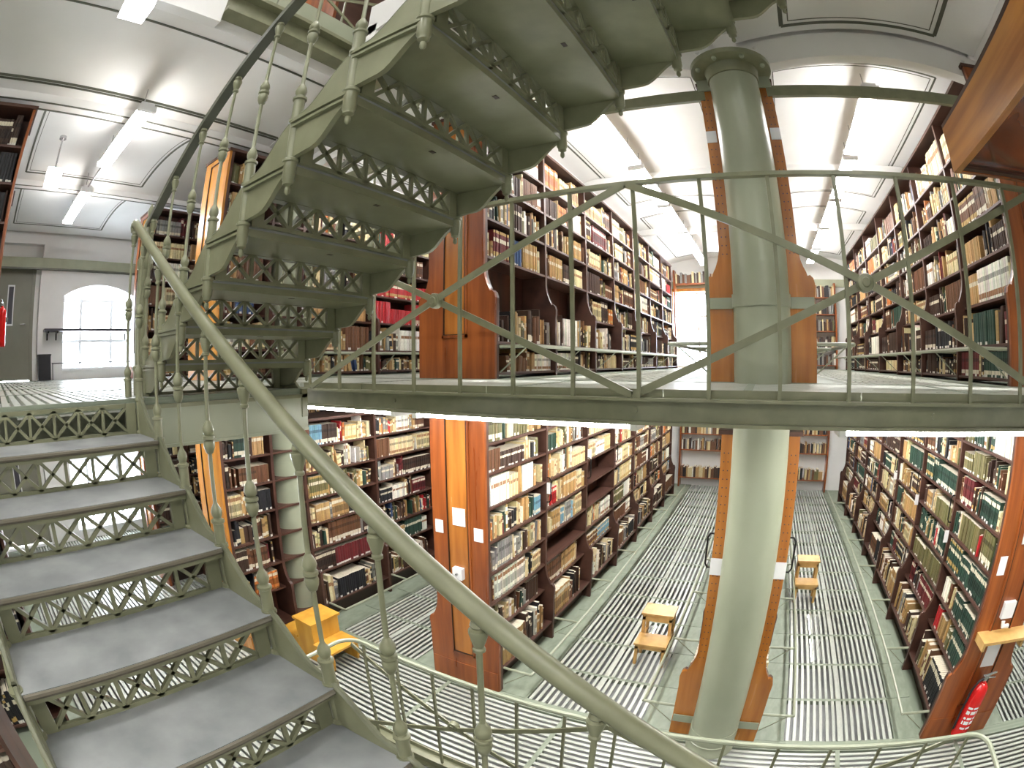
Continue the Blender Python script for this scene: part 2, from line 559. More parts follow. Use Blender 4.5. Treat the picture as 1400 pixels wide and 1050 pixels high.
# plain soffit filling around the stair opening
MB().box((OPX1, OPY0, ZS + 0.1), (4.8, OPY1, ZT - 0.02)).build('soffit', 'vault', vc)

# tie bars between the columns at the row fronts
t1 = struct('trim_1', 'iron', (0.24, 3.385, 2.055), (2.14, 3.425, 2.145))
t2 = struct('trim_2', 'iron', (-2.16, 3.385, 2.055), (-0.24, 3.425, 2.145))
t3 = struct('trim_3', 'iron', (-4.6, 3.385, 2.055), (-2.64, 3.425, 2.145))

# level above: deck edge at the left end of the stair opening
fa = thing('floor_level_above', (-3.0, 1.9, ZT), kind='structure')
mb = MB()
mb.box((-3.10, 1.14, 2.70), (-2.90, 2.95, 2.735)); mb.box((-3.02, 1.14, 2.735), (-2.98, 2.95, 2.915)); mb.box((-3.10, 1.14, 2.915), (-2.90, 2.95, 2.95))
mb.build('edge_beam', 'iron', fa)
for i in range(4):
    y0 = 1.14 + i * 0.4525
    MB().box((-2.985, y0 + 0.006, 2.95), (-2.96, y0 + 0.447, 3.18)).build('kick_plate', 'iron_pale', fa)
MB().box((XL, YF, 2.95), (-2.98, YB, 3.0)).build('deck_plate', 'iron', fa)
MB().box((-2.98, 2.95, 2.95), (XR, YB, 3.0)).build('deck_plate', 'iron', fa)

# ------------------------------------------------------------------ floors
slat_parts = []     # (a, b, floor)


def lattice_floor(name, zf, opening, top_mat='grate'):
    """iron deck: solid plates along the rows, open slats elsewhere"""
    f = thing(name, (0, 3.4, zf), kind='structure')
    plates, slats = [], []
    # front cross passage: slats along x in 1.2 m panels
    nx = int(round((XR - XL) / 1.195))
    px = (XR - XL) / nx
    for i in range(nx):
        xa = XL + i * px
        plates.append(((xa - 0.022, 2.36, zf - 0.045), (xa + 0.022, 3.30, zf)))
        y = 2.375
        while y < 3.28:
            slats.append(((xa + 0.022, y, zf - 0.016), (xa + px - 0.022, y + 0.030, zf - 0.002)))
            y += 0.062
    plates.append(((XL, 3.30, zf - 0.03), (XR, 3.42, zf)))
    # aisles
    gaps = [(-7.20, -4.80), (-4.80, -2.40), (-2.40, 0.0), (0.0, 2.38), (2.38, 4.8)]
    for a, b in gaps:
        xa, xb = a + HB, b - HB
        g0, g1 = xa + 0.27, xb - 0.27
        for yy in range(14):
            y0 = 3.42 + yy * 0.655
            plates.append(((xa, y0 + 0.004, zf - 0.03), (g0, y0 + 0.651, zf - 0.001)))
            plates.append(((g1, y0 + 0.004, zf - 0.03), (xb, y0 + 0.651, zf - 0.001)))
            plates.append(((g0, y0 - 0.02, zf - 0.05), (g1, y0 + 0.02, zf - 0.004)))
            n = int((g1 - g0) / 0.0635)
            for k in range(n):
                x = g0 + (k + 0.5) * (g1 - g0) / n
                wd = 0.0150 if k not in (n // 2,) else 0.027
                slats.append(((x - wd, y0 + 0.02, zf - 0.016), (x + wd, y0 + 0.635, zf - 0.003)))
    for x in ROWX.values():
        plates.append(((x - HB, 3.42, zf - 0.04), (x + HB, YB, zf - 0.004)))
    plates.append(((4.8 - HB, 3.42, zf - 0.04), (XR, YB, zf - 0.004)))
    plates.append(((XL, 3.42, zf - 0.04), (-7.2 - HB, YB, zf - 0.004)))
    # left cross corridor
    x0o, x1o = opening
    y = 0.02
    while y < 2.28:
        if y > 0.02 or True:
            xe = x0o if y < 1.70 else min(x0o, -2.98)
            for i in range(6):
                a = XL + i * (xe - XL) / 6
                slats.append(((a + 0.02, y, zf - 0.03), (a + (xe - XL) / 6 - 0.02, y + 0.038, zf - 0.002)))
        y += 0.064
    for i in range(7):
        a = XL + i * (x0o - XL) / 6
        plates.append(((a - 0.02, 0.0, zf - 0.045), (a + 0.02 if i < 6 else a + 0.0, 1.72 if i == 6 else 2.36, zf)))
    plates.append(((XL, YF, zf - 0.03), (x0o, 0.0, zf)))
    return f, plates, slats


fu, pu, su = lattice_floor('floor_upper', ZU, (-2.26, 1.95))
fl, pl_, sl = lattice_floor('floor', ZL, (-2.75, 1.95))
pu.append(((1.9 + 1.2, YF, ZU - 0.03), (XR, 2.36, ZU)))
pl_.append(((1.95, YF, ZL - 0.03), (XR, 2.36, ZL)))
pl_.append(((-2.75, YF, ZL - 0.03), (1.95, 0.78, ZL)))


def joined(rects, name, mat, parent, kind=None):
    mb = MB()
    for a, b in rects:
        mb.box(a, b)
    o = mb.build(name, mat, parent)
    return tag(o, kind=kind) if kind else o


def near(r):
    c = [(r[0][i] + r[1][i]) / 2 for i in range(3)]
    p = project(c)
    d2 = c[0] ** 2 + c[1] ** 2 + (c[2] - EYE) ** 2
    ok = -60 < p[0] < 1460 and -60 < p[1] < 1110
    return (d2 if ok else 1e6 + d2)


# upper deck is seen edge-on: joined; the lower floor's nearest plates and slats are pieces of their own
joined(su, 'slats', 'grate', fu, 'stuff')
for a, b in pu:
    unit_box('floor_plate', 'plate', a, b, fu)
sl.sort(key=near)
for a, b in sl[:300]:
    unit_box('slat', 'grate', a, b, fl)
joined(sl[300:], 'slats', 'grate', fl, 'stuff')
for a, b in pl_:
    unit_box('floor_plate', 'plate', a, b, fl)


# basement deck bars seen through the slats
def edge_beam(zf, x0, x1, nm):
    e = thing(nm, ((x0 + x1) / 2, YE, zf - 0.16), kind='structure')
    MB().box((x0, YE + 0.02, zf - 0.155), (x1, YE + 0.04, zf - 0.045)).build('web', 'iron', e)
    MB().box((x0, YE - 0.025, zf - 0.053), (x1, YE + 0.075, zf - 0.040)).build('top_flange', 'iron', e)
    MB().box((x0, YE - 0.025, zf - 0.165), (x1, YE + 0.075, zf - 0.150)).build('bottom_flange', 'iron', e)
    n = int((x1 - x0) / 0.95)
    for i in range(n):
        a = x0 + i * (x1 - x0) / n
        b = a + (x1 - x0) / n
        MB().box((a + 0.004, YE + 0.055, zf - 0.040), (b - 0.004, YE + 0.067, zf - 0.001)).build('kick_plate', 'iron', e)
    for i in range(5):
        x = -2.1 + i * 1.49
        if x0 < x < x1:
            o = MB().tube([(x, YE + 0.022, zf - 0.10), (x, YE + 0.010, zf - 0.10)], 0.014, 8).build('bolt', 'iron', e, True)
    return e


edge_beam(ZU, -3.4, XR, 'trim_deck_edge')
edge_beam(ZL, -2.80, 1.95, 'trim_floor_edge')
# landing edge beams (along y) under the stair foot
for zf, x, y0, y1, nm in ((ZU, -2.24, 0.735, 1.74, 'trim_landing_edge'), (ZL, -2.80, 0.78, YE, 'trim_opening_edge')):
    e = thing(nm, (x, (y0 + y1) / 2, zf - 0.16), kind='structure')
    MB().box((x - 0.04, y0, zf - 0.215), (x - 0.005, y1, zf - 0.05)).build('web', 'iron_pale', e)
    MB().box((x - 0.08, y0, zf - 0.05), (x, y1, zf - 0.031)).build('top_flange', 'iron', e)
    MB().box((x - 0.08, y0, zf - 0.23), (x, y1, zf - 0.215)).build('bottom_flange', 'iron_pale', e)
e = thing('landing_shade_backing', (-2.5, 0.3, -0.2), kind='structure')  # dark sheets added to paint the shade behind the top riser
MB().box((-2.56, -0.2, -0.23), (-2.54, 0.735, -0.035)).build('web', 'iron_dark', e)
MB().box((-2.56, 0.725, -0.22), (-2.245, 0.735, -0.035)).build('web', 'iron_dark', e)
e = thing('trim_landing_back', (-2.6, 1.72, -0.16), kind='structure')
MB().box((-3.10, 1.70, -0.155), (-2.24, 1.74, -0.002)).build('web', 'iron', e)

# plaster soffit beams under the upper deck (over rows), added white boards imitating the lit deck underside
sf = thing('ceiling_lower', (0, 6, -0.2), kind='structure')
for x in (-7.2, -4.8, -2.4, 0.0, 2.38, 4.8):
    MB().box((x - 0.07, 3.42, -0.20), (x + 0.07, YB, -0.05)).build('joist', 'iron_pale', sf)
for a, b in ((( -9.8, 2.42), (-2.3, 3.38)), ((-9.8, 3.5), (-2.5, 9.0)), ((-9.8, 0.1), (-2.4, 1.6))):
    MB().box((a[0], a[1], -0.065), (b[0], b[1], -0.05)).build('lit_underside_board', 'plaster', sf)
for y in (3.40, 6.9, 9.9):
    MB().box((XL, y, -0.17), (XR, y + 0.07, -0.05)).build('joist', 'iron_pale', sf)

# ================================================================== LAMPS


def tube_lamp(p, q, label, group, up=0.0, drop=0.0):
    """fluorescent batten from p to q (centres of the ends)"""
    p, q = Vector(p), Vector(q)
    c = (p + q) / 2
    t = thing('tube_lamp', c, label, 'lamp', group)
    MB().bar(p + Vector((0, 0, 0.045)), q + Vector((0, 0, 0.045)), 0.142, 0.035).build('housing', 'white', t)
    MB().bar(p, q, 0.15, 0.045).build('diffuser', 'tube', t)
    if drop:
        for f in (0.12, 0.88):
            a = p.lerp(q, f)
            MB().tube([a + Vector((0, 0, 0.05)), a + Vector((0, 0, 0.05 + drop))], 0.006, 6).build('suspension_rod', 'steel', t, True)
    d = (q - p).normalized()
    for e2 in (p, q):
        MB().bar(e2 - d * 0.02, e2 + d * 0.02, 0.19, 0.06).build('end_cap', 'white', t)
    return t


ordw = ['first', 'second', 'third', 'fourth', 'fifth', 'sixth', 'seventh', 'eighth', 'ninth', 'tenth', 'eleventh', 'twelfth', 'thirteenth', 'fourteenth', 'fifteenth', 'sixteenth', 'seventeenth', 'eighteenth', 'nineteenth', 'twentieth',
        'twenty-first', 'twenty-second', 'twenty-third', 'twenty-fourth', 'twenty-fifth', 'twenty-sixth', 'twenty-seventh', 'twenty-eighth', 'twenty-ninth', 'thirtieth']
for x, side in ((-1.36, 'left'), (1.27, 'right')):
    for i in range(5):
        y = 3.95 + i * 1.62
        tube_lamp((x, y, 2.46), (x, y + 1.5, 2.46), '%s ceiling tube lamp from the column over the upper %s aisle' % (ordw[i], side), 'upper aisle tube lamps', drop=0.22)
        if i < 5:
            tube_lamp((x, y - 0.5, -0.235), (x, y + 1.0, -0.235), '%s tube lamp under the deck over the lower %s aisle' % (ordw[i], side), 'lower aisle tube lamps', drop=0.07)
for x, side in ((-3.6, 'between the two left-hand rows'), (3.6, 'beyond the right-hand row')):
    for i in range(3):
        y = 3.75 + i * 2.4
        tube_lamp((x, y, 2.46), (x, y + 1.5, 2.46), '%s upper ceiling tube lamp %s' % (ordw[i], side), 'side aisle tube lamps', drop=0.22)
        tube_lamp((x, y, -0.235), (x, y + 1.5, -0.235), '%s tube lamp under the deck %s' % (ordw[i], side), 'side aisle lower lamps', drop=0.07)
tube_lamp((-4.15, 1.1, 2.38), (-5.65, 1.1, 2.38), 'glaring ceiling tube lamp nearest the stair over the landing', 'corridor tube lamps', drop=0.25)
tube_lamp((-6.55, 1.1, 2.38), (-8.15, 1.1, 2.38), 'ceiling tube lamp nearest the window wall over the landing', 'corridor tube lamps', drop=0.25)
tube_lamp((-4.6, 1.1, -0.235), (-6.1, 1.1, -0.235), 'tube lamp under the landing near the stair', 'lower corridor tube lamps', drop=0.07)
tube_lamp((-7.0, 1.1, -0.235), (-8.5, 1.1, -0.235), 'tube lamp under the landing near the window wall', 'lower corridor tube lamps', drop=0.07)
MB().tube([(-5.67, 1.1, 2.42), (-6.53, 1.1, 2.42)], 0.012).build('lamp_conduit', 'steel', None, True)
tag(bpy.data.objects['lamp_conduit'], 'thin steel conduit joining the two landing ceiling lamps', 'conduit')
for i, (x, y, z) in enumerate(((-1.6, 0.2, 5.4), (0.9, 0.2, 5.4), (-1.6, 1.8, 5.4), (0.9, 1.8, 5.4), (-1.6, -1.6, 5.4), (0.9, -1.6, 5.4), (-5, 1, 5.4))):  # unseen lamps, added to light treads and ironwork from above
    tube_lamp((x, y, z), (x + 1.5, y, z), '%s added fill tube lamp on the ceiling of the level above the stair' % ordw[i], 'added fill lamps of the level above', drop=0.2)
for x, where in ((-3.9, 'before the stair-side bookcase'), (-2.2, 'left of the column'), (0.45, 'right of the column'), (2.6, 'at the right edge')):
    tube_lamp((x, 2.72, -0.213), (x + 1.5, 2.72, -0.213), 'tube lamp hidden behind the deck edge beam, %s' % where, 'deck edge tube lamps', drop=0.085)
for i, (x, side) in enumerate(((-1.36, 'left'), (1.27, 'right'))):
    tube_lamp((x, 6.2, -3.9), (x, 7.7, -3.9), 'tube lamp below the floor slats far down the %s aisle' % side, 'lamps below the floor slats', drop=0.4)
for x, words in ((-1.3, 'left'), (1.3, 'right')):  # unseen fill lamps, added to brighten the stairwell from behind
    for y, nf in ((-2.2, 'near'), (-4.4, 'far')):
        tube_lamp((x, y, 2.38), (x, y + 1.5, 2.38), '%s added fill tube lamp behind the stair on the upper floor, %s' % (nf, words), 'added fill lamps behind the stair', drop=0.2)
for x, words in ((-3.6, 'far left'), (-1.3, 'left'), (1.3, 'right'), (3.6, 'far right')):  # more unseen lamps, added as fill for the lower stairwell
    tube_lamp((x, -2.6, -0.5), (x, -1.1, -0.5), 'added fill tube lamp behind the stair on the lower floor, %s' % words, 'added fill lamps behind the stair', drop=0.3)


def exit_cube(c, label):
    t = thing('emergency_lamp', c, label, 'lamp', 'emergency lamps')
    x, y, z = c
    MB().box((x - 0.10, y - 0.10, z - 0.09), (x + 0.10, y + 0.10, z + 0.09)).build('glass_box', 'exit', t)
    MB().box((x - 0.05, y - 0.05, z + 0.09), (x + 0.05, y + 0.05, z + 0.115)).build('cap', 'cyan', t)
    MB().tube([(x, y, z + 0.11), (x, y, 2.70)], 0.012).build('stem', 'steel', t, True)
    MB().lathe([(0.05, 2.66), (0.05, 2.69), (0.02, 2.70)], (x, y), 10).build('ceiling_rose', 'steel', t, True)


exit_cube((-5.75, 0.47, 2.19), 'cube emergency lamp hanging from the ceiling above the door')
exit_cube((-2.75, 0.40, 2.36), 'cube emergency lamp hanging at the top beside the deck above')

# ================================================================== IRON COLUMN
CYC = 3.31
CR = 0.195


def iron_column(x, label, zb=ZL):
    c = thing('iron_column', (x, CYC, zb), label, 'column', 'round iron columns at the row ends')
    def ring(r, z0, z1):
        return [(r, z0), (r, z1)]
    MB().lathe([(CR + 0.012, ZL), (CR + 0.012, ZL + 0.02), (CR, ZL + 0.04), (CR, ZL + 0.10), (CR + 0.006, ZL + 0.105), (CR + 0.006, ZL + 0.115), (CR, ZL + 0.12), (CR - 0.002, -0.17)], (x, CYC), 40).build('lower_shaft', 'iron_pale', c, True)
    MB().lathe([(CR, -0.17), (CR, 0.0), (CR, 0.06), (CR - 0.012, 2.14)], (x, CYC), 40).build('upper_shaft', 'iron_pale', c, True)
    cap = MB().lathe([(CR - 0.012, 2.14), (CR - 0.002, 2.142), (CR + 0.004, 2.205), (CR + 0.010, 2.228), (CR + 0.112, 2.230), (CR + 0.114, 2.236), (CR + 0.114, 2.268), (CR + 0.108, 2.274), (0.12, 2.278), (0.12, 2.40)], (x, CYC), 40).build('capital_flange', 'iron', c, True)
    MB().box((x - 0.09, CYC - 0.09, 2.40), (x + 0.09, CYC + 0.09, 2.552)).build('girder_seat', 'vault', cap)
    for k in range(8):
        a = 2 * math.pi * (k + 0.5) / 8
        bx, by = x + (CR + 0.068) * math.cos(a), CYC + (CR + 0.068) * math.sin(a)
        MB().lathe([(0.004, 2.204), (0.014, 2.208), (0.018, 2.216), (0.018, 2.230)], (bx, by), 10).build('bolt', 'iron_pale', cap, True)
    for z, n in ((0.475, 'clamp_band'), (ZL + 0.155, 'clamp_band')):
        b = MB().lathe([(CR + 0.004, z), (CR + 0.006, z), (CR + 0.006, z + 0.085), (CR + 0.004, z + 0.085)], (x, CYC), 40).build(n, 'iron_pale', c, True)
        for s in (-1, 1):
            MB().box((x + s * (CR - 0.02), YP - 0.022, z + 0.005), (x + s * 0.372, YP - 0.010, z + 0.08)).build('clamp_wing', 'iron_pale', b)
    for s in (-1, 1):
        MB().box((x + s * (CR - 0.03), YP - 0.022, 2.13), (x + s * 0.285, YP - 0.008, 2.228)).build('top_bracket', 'iron_pale', cap)
    return c


iron_column(ROWX['A'], 'thick pale green iron column rising through both floors in the centre')
iron_column(ROWX['D'] + 0.06, 'pale green iron column set into the bookcase row behind the stair balusters')

# ================================================================== BOOKCASES
LOW_LV = [0.63, 0.94, 1.25, 1.555, 1.865, 2.165, 2.42]
UP_LV = [0.66, 1.01, 1.345, 1.68, 2.01]
books = []


def side_profile(xc, zf, H):
    """outline of an upright: wide base with a scrolled shoulder, narrower above"""
    half = [(HB, 0), (HB, 0.55), (HB + 0.004, 0.60), (HB + 0.006, 0.645), (HB - 0.004, 0.685), (HB - 0.026, 0.705), (HB - 0.045, 0.70),
            (HB - 0.052, 0.725), (HB - 0.07, 0.76), (HB - 0.088, 0.81), (HB - 0.10, 0.87), (HU, 0.90), (HU, H)]
    pts = [(xc + x, zf + z) for x, z in half] + [(xc - x, zf + z) for x, z in reversed(half)]
    return pts


_shape_cache = {}


def bookcase(row, zf, H, levels, faces, ys, label, group, panel='wood', endcol=None, niche=()):
    xc = ROWX[row]
    t = thing('bookcase', (xc, ys[0], zf), label, 'bookcase', group)
    # end panel towards the camera
    ep = MB().prism(side_profile(xc, zf, H), 'y', ys[0] - 0.05, ys[0] - 0.02).build('end_panel', panel, t)
    if row != 'A':
        mat_in = 'wood_m' if row == 'B' else 'wood_y' if row in 'DE' else 'wood'
        MB().box((xc - 0.105, ys[0] - 0.054, zf + 0.36), (xc + 0.105, ys[0] - 0.05, zf + H - 0.07)).build('inset_panel', mat_in, ep)
        for a, b in (((xc - 0.125, 0.335), (xc - 0.105, H - 0.05)), ((xc + 0.105, 0.335), (xc + 0.125, H - 0.05)), ((xc - 0.125, 0.335), (xc + 0.125, 0.36)), ((xc - 0.125, H - 0.075), (xc + 0.125, H - 0.05))):
            mo = MB().box((a[0], ys[0] - 0.066, zf + a[1]), (b[0], ys[0] - 0.05, zf + b[1])).build('panel_moulding', panel, ep)
        for a, b in (((xc - 0.109, 0.36), (xc - 0.103, H - 0.075)), ((xc + 0.103, 0.36), (xc + 0.109, H - 0.075)), ((xc - 0.105, 0.357), (xc + 0.105, 0.363)), ((xc - 0.105, H - 0.078), (xc + 0.105, H - 0.072))):
            MB().box((a[0], ys[0] - 0.068, zf + a[1]), (b[0], ys[0] - 0.05, zf + b[1])).build('dark_bead', 'moulding', ep)
        if zf == ZL:
            MB().box((xc - HB + 0.01, ys[0] - 0.058, zf + 0.0), (xc + HB - 0.01, ys[0] - 0.05, zf + 0.22)).build('plinth_board', panel, ep)
    else:
        dots = MB()
        for s in (-1, 1):
            z = 0.85
            while z < H - 0.1:
                for dx in (0.222, 0.252):
                    dots.box((xc + s * dx - 0.004, ys[0] - 0.0515, zf + z), (xc + s * dx + 0.004, ys[0] - 0.049, zf + z + 0.008))
                    z += 0.0
                z += 0.06
        tag(dots.build('peg_holes', 'moulding', ep), kind='stuff')
    # uprights
    prof = side_profile(xc, zf, H)
    for i, y in enumerate(ys):
        if i == 0:
            MB().prism(prof, 'y', y - 0.02, y + 0.015).build('upright', 'wood_d', t)
        else:
            u = MB().prism(prof, 'y', y - 0.018, y + 0.018).build('upright', 'wood_d', t)
    # spine board between the two faces, and top
    if 1:
        MB().box((xc - 0.012, ys[0], zf + 0.02), (xc + 0.012, ys[-1], zf + H)).build('centre_board', 'wood_b', t)
    MB().box((xc - HU - 0.02, ys[0] - 0.06, zf + H), (xc + HU + 0.02, ys[-1] + 0.03, zf + H + 0.03)).build('top_board', 'wood_d', t)
    for s in faces:
        for i in range(len(ys) - 1):
            ya, yb = ys[i] + 0.018, ys[i + 1] - 0.018
            # base shelf, and kick board painted near-black as the recess shadow
            zb_ = 0.235 if zf == ZL else 0.30
            unit_box('base_shelf', 'wood_d', (xc + s * 0.012, ya, zf + zb_ - 0.022), (xc + s * (HB - 0.012), yb, zf + zb_), t)
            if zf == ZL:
                unit_box('kick_shade_board', 'moulding', (xc + s * (HB - 0.14), ya, zf), (xc + s * (HB - 0.12), yb, zf + zb_ - 0.022), t)
            else:
                unit_box('floor_shelf', 'wood_d', (xc + s * 0.012, ya, zf + 0.03), (xc + s * (HB - 0.012), yb, zf + 0.05), t)
            for j, z in enumerate(levels):
                if i in niche and j == 0:
                    continue
                unit_box('shelf', 'wood_d', (xc + s * 0.012, ya, zf + z - 0.022), (xc + s * (HU - 0.004), yb, zf + z), t)
    return t


def fill_row(row, level, zf, H, levels, s, ys, style, niche=(), maxbay=99, skip=()):
    xc = ROWX[row]
    for i in range(min(len(ys) - 1, maxbay)):
        ya, yb = ys[i] + 0.022, ys[i + 1] - 0.022
        zb_ = 0.235 if level == 'lower' else 0.30 if level == 'upper' else 0.105
        rows = [(-1, zb_, (0.64 if i in niche else levels[0] - 0.03) - zb_, HB - 0.03)]
        if level == 'upper':
            rows.append((-2, 0.05, 0.225, HB - 0.03))
        for j, z in enumerate(levels):
            if i in niche and j == 0:
                continue
            nxt = levels[j + 1] - 0.022 if j + 1 < len(levels) else H
            rows.append((j, z, nxt - z, HU - 0.02))
        for (j, z, gap, xf) in rows:
            if (i, j) in skip:
                continue
            fill_shelf(row, level, i, j, ya, yb, zf + z, gap, xc, s, xf, style(i, j))


PAL = {
    'cream': (0.62, 0.52, 0.30), 'tan': (0.42, 0.26, 0.105), 'brown': (0.135, 0.058, 0.026), 'dark brown': (0.045, 0.022, 0.014),
    'black': (0.012, 0.012, 0.015), 'dark green': (0.022, 0.055, 0.038), 'red': (0.42, 0.018, 0.022), 'maroon': (0.13, 0.016, 0.018),
    'blue': (0.035, 0.07, 0.17), 'pale blue': (0.16, 0.32, 0.42), 'orange': (0.50, 0.16, 0.035), 'grey': (0.24, 0.235, 0.22),
    'white': (0.76, 0.73, 0.64), 'olive': (0.14, 0.125, 0.05), 'teal': (0.03, 0.13, 0.13),
}
MIX = {
    'light': [('cream', 34), ('tan', 18), ('white', 16), ('brown', 10), ('grey', 6), ('dark brown', 6), ('black', 3), ('orange', 3), ('red', 2), ('maroon', 2), ('pale blue', 2), ('dark green', 3), ('olive', 3)],
    'mixed': [('cream', 18), ('tan', 16), ('white', 9), ('brown', 13), ('dark brown', 14), ('black', 9), ('dark green', 6), ('grey', 5), ('red', 2), ('maroon', 4), ('blue', 3), ('olive', 5), ('orange', 3)],
    'dark': [('dark brown', 26), ('black', 24), ('brown', 15), ('tan', 11), ('cream', 7), ('dark green', 7), ('maroon', 5), ('blue', 2), ('white', 3), ('orange', 2)],
    'green': [('dark green', 26), ('olive', 16), ('cream', 18), ('tan', 12), ('black', 6), ('white', 7), ('brown', 7), ('teal', 3), ('red', 3)],
    'folio': [('brown', 18), ('tan', 18), ('cream', 16), ('dark brown', 20), ('black', 10), ('grey', 8), ('olive', 6), ('white', 6)],
}


def pick(mix):
    names, ws = zip(*MIX[mix])
    return R.choices(names, ws)[0]


def fill_shelf(row, level, bay, sh, ya, yb, z, gap, xc, s, xf, st):
    """books standing on one shelf of one bay, spine towards the aisle"""
    mix, setp, fixed, empt = st
    y = ya + R.uniform(0.0, 0.02)
    idx = 0
    end = yb - R.choice((0.0, 0.0, 0.02, 0.05, 0.12, 0.25 if empt else 0.05))
    base = sh < 0
    run = 0
    lean_next = 0
    while y < end - 0.012:
        if run <= 0:
            run = R.randint(6, 16) if R.random() < setp * (1 if fixed else 0.38) else R.randint(1, 2)
            colr = fixed or pick(mix)
            rh = R.uniform(0.60, 0.93) * min(gap, 0.52 if base else 0.36)
            rw = R.uniform(0.024, 0.055) if base else R.uniform(0.016, 0.046)
            dd = R.uniform(0.20, 0.27) if base else R.uniform(0.15, 0.215)
            sty = R.choice((0, 0, 0, 1, 1, 2, 2, 3, 4))
            isset = run > 4
        run -= 1
        w = rw * (R.uniform(0.96, 1.04) if isset else R.uniform(0.5, 1.3))
        h = rh * (1.0 if isset else R.uniform(0.78, 1.10))
        h = min(h, gap - 0.012)
        if y + w > end:
            break
        ins = R.uniform(0.0, 0.012) if isset else R.uniform(0.0, 0.03)
        lean = 0.0
        if not isset and R.random() < 0.14:
            lean = R.uniform(-0.20, 0.20)
        if lean_next:
            lean = lean_next
        extra = abs(math.tan(lean)) * h if lean else 0
        if y + w + extra > end:
            lean, extra = 0, 0
        y0 = y + (extra if lean < 0 else 0)
        if y0 + w + (extra if lean > 0 else 0) > yb - 0.002:
            break
        c = PAL[colr]
        j = R.uniform(0.78, 1.22)
        cc = tuple(min(0.9, max(0.006, k * j * R.uniform(0.94, 1.06))) for k in c)
        books.append(dict(row=row, level=level, bay=bay, sh=sh, idx=idx, y=y0, w=w, h=h, d=dd, x=xc + s * (xf - ins), s=s, z=z, lean=lean, col=colr, c=cc, sty=sty))
        idx += 1
        y += w + 0.0012 + extra * 0.5
        if not isset and R.random() < 0.03:
            y += R.uniform(0.02, 0.10)


def book_quads(b, fine=False):
    """local quads (vertices, faces, colours) of a book in world coordinates"""
    s, w, h, d, c = b['s'], b['w'], b['h'], b['d'], b['c']
    zs = [0, 0.10, 0.26, 0.60, 0.74, 0.90, 1.0]
    sty = b['sty']
    dk = tuple(k * 0.45 for k in c)
    lb = (0.66, 0.60, 0.46)
    if sum(c) > 1.0:
        lb = (0.30, 0.15, 0.07) if sty != 4 else (0.55, 0.42, 0.22)
    gold = (0.45, 0.30, 0.10)
    cols = {0: [c] * 6, 1: [c, c, c, lb, c, c], 2: [c, lb, c, dk, c, c], 3: [dk, c, dk, c, lb, c], 4: [c, gold, c, lb, c, gold]}[sty]
    if R.random() < (0.45 if sum(c) < 0.4 else 0.2) and sum(c) < 1.2:
        cols = [(0.72, 0.70, 0.64)] + cols[1:]           # shelf-mark label at the foot
    nseg = 4 if fine else 2
    prof = []
    bul = min(0.006, w * 0.18)
    for k in range(nseg + 1):
        v = k / nseg
        prof.append((bul * (1 - (2 * v - 1) ** 2), v * w))
    vs, fs, cl = [], [], []
    ln = math.tan(b['lean'])

    def P(u, v, t):
        return (b['x'] - s * (bul - u), b['y'] + v + ln * t * h, b['z'] + t * h)
    n = nseg + 1
    for t in zs:
        for u, v in prof:
            vs.append(P(u, v, t))
    for a in range(len(zs) - 1):
        for k in range(nseg):
            f = (a * n + k, a * n + k + 1, (a + 1) * n + k + 1, (a + 1) * n + k)
            fs.append(f); cl.append(cols[a])
    m0 = len(vs)
    vs += [P(-d, 0, 0), P(-d, w, 0), P(-d, 0, 1), P(-d, w, 1)]
    last = (len(zs) - 1) * n
    fs.append((0, last, m0 + 2, m0)); cl.append(c)
    fs.append((n - 1, m0 + 1, m0 + 3, last + n - 1)); cl.append(c)
    fs.append(tuple(last + k for k in range(n)) + (m0 + 3, m0 + 2)); cl.append((0.60, 0.54, 0.42) if not fine else c)
    return vs, fs, cl


def color_mesh(name, vs, fs, cl, off):
    me = bpy.data.meshes.new(name)
    me.from_pydata([(v[0] - off[0], v[1] - off[1], v[2] - off[2]) for v in vs], [], fs)
    at = me.color_attributes.new('Col', 'FLOAT_COLOR', 'CORNER')
    data = []
    for f, c in zip(fs, cl):
        data += [c[0], c[1], c[2], 1.0] * len(f)
    at.data.foreach_set('color', data)
    me.materials.append(M['book'])
    me.update()
    return me


# row D and E begin at the deck edge, the others at the column line
YD = [2.34, 2.97, 3.42] + BAY[1:]
GROUPU, GROUPL = 'bookcases of the upper floor', 'bookcases of the lower floor'
H_U = 2.36
bookcase('A', ZU, 2.18, UP_LV[:-1], (-1, 1), BAY, 'narrow upper bookcase standing behind the round iron column', GROUPU, panel='wood_m')
bookcase('B', ZU, H_U, UP_LV, (1,), BAY, 'upper bookcase with open desk niche and orange panelled end left of the column', GROUPU, niche=(0, 1))
bookcase('C', ZU, H_U + 0.1, UP_LV, (-1,), BAY, 'upper bookcase along the right side of the right aisle', GROUPU)
bookcase('D', ZU, H_U, UP_LV, (1,), YD, 'upper bookcase with red volumes behind the rising stair flight', GROUPU, panel='wood_y')
bookcase('E', ZU, H_U, UP_LV, (1,), YD[:6], 'upper bookcase nearest the arched window beside the stair newel', GROUPU)
bookcase('A', ZL, 2.60, LOW_LV[:-1], (-1, 1), BAY, 'narrow lower bookcase standing behind the foot of the iron column', GROUPL, panel='wood_m')
bookcase('B', ZL, 2.70, LOW_LV, (1,), BAY, 'lower bookcase of pale books with honey coloured end panel and light switch', GROUPL)
bookcase('C', ZL, 2.70, LOW_LV, (-1,), BAY, 'lower bookcase on the right with the red extinguisher on its end', GROUPL)
bookcase('D', ZL, 2.45, LOW_LV[:-1], (1,), YD, 'lower bookcase of dark books behind the near stair balusters', GROUPL, panel='wood_y')
bookcase('E', ZL, 2.45, LOW_LV[:-1], (1,), YD[:6], 'lower bookcase farthest left beyond the stair string', GROUPL)


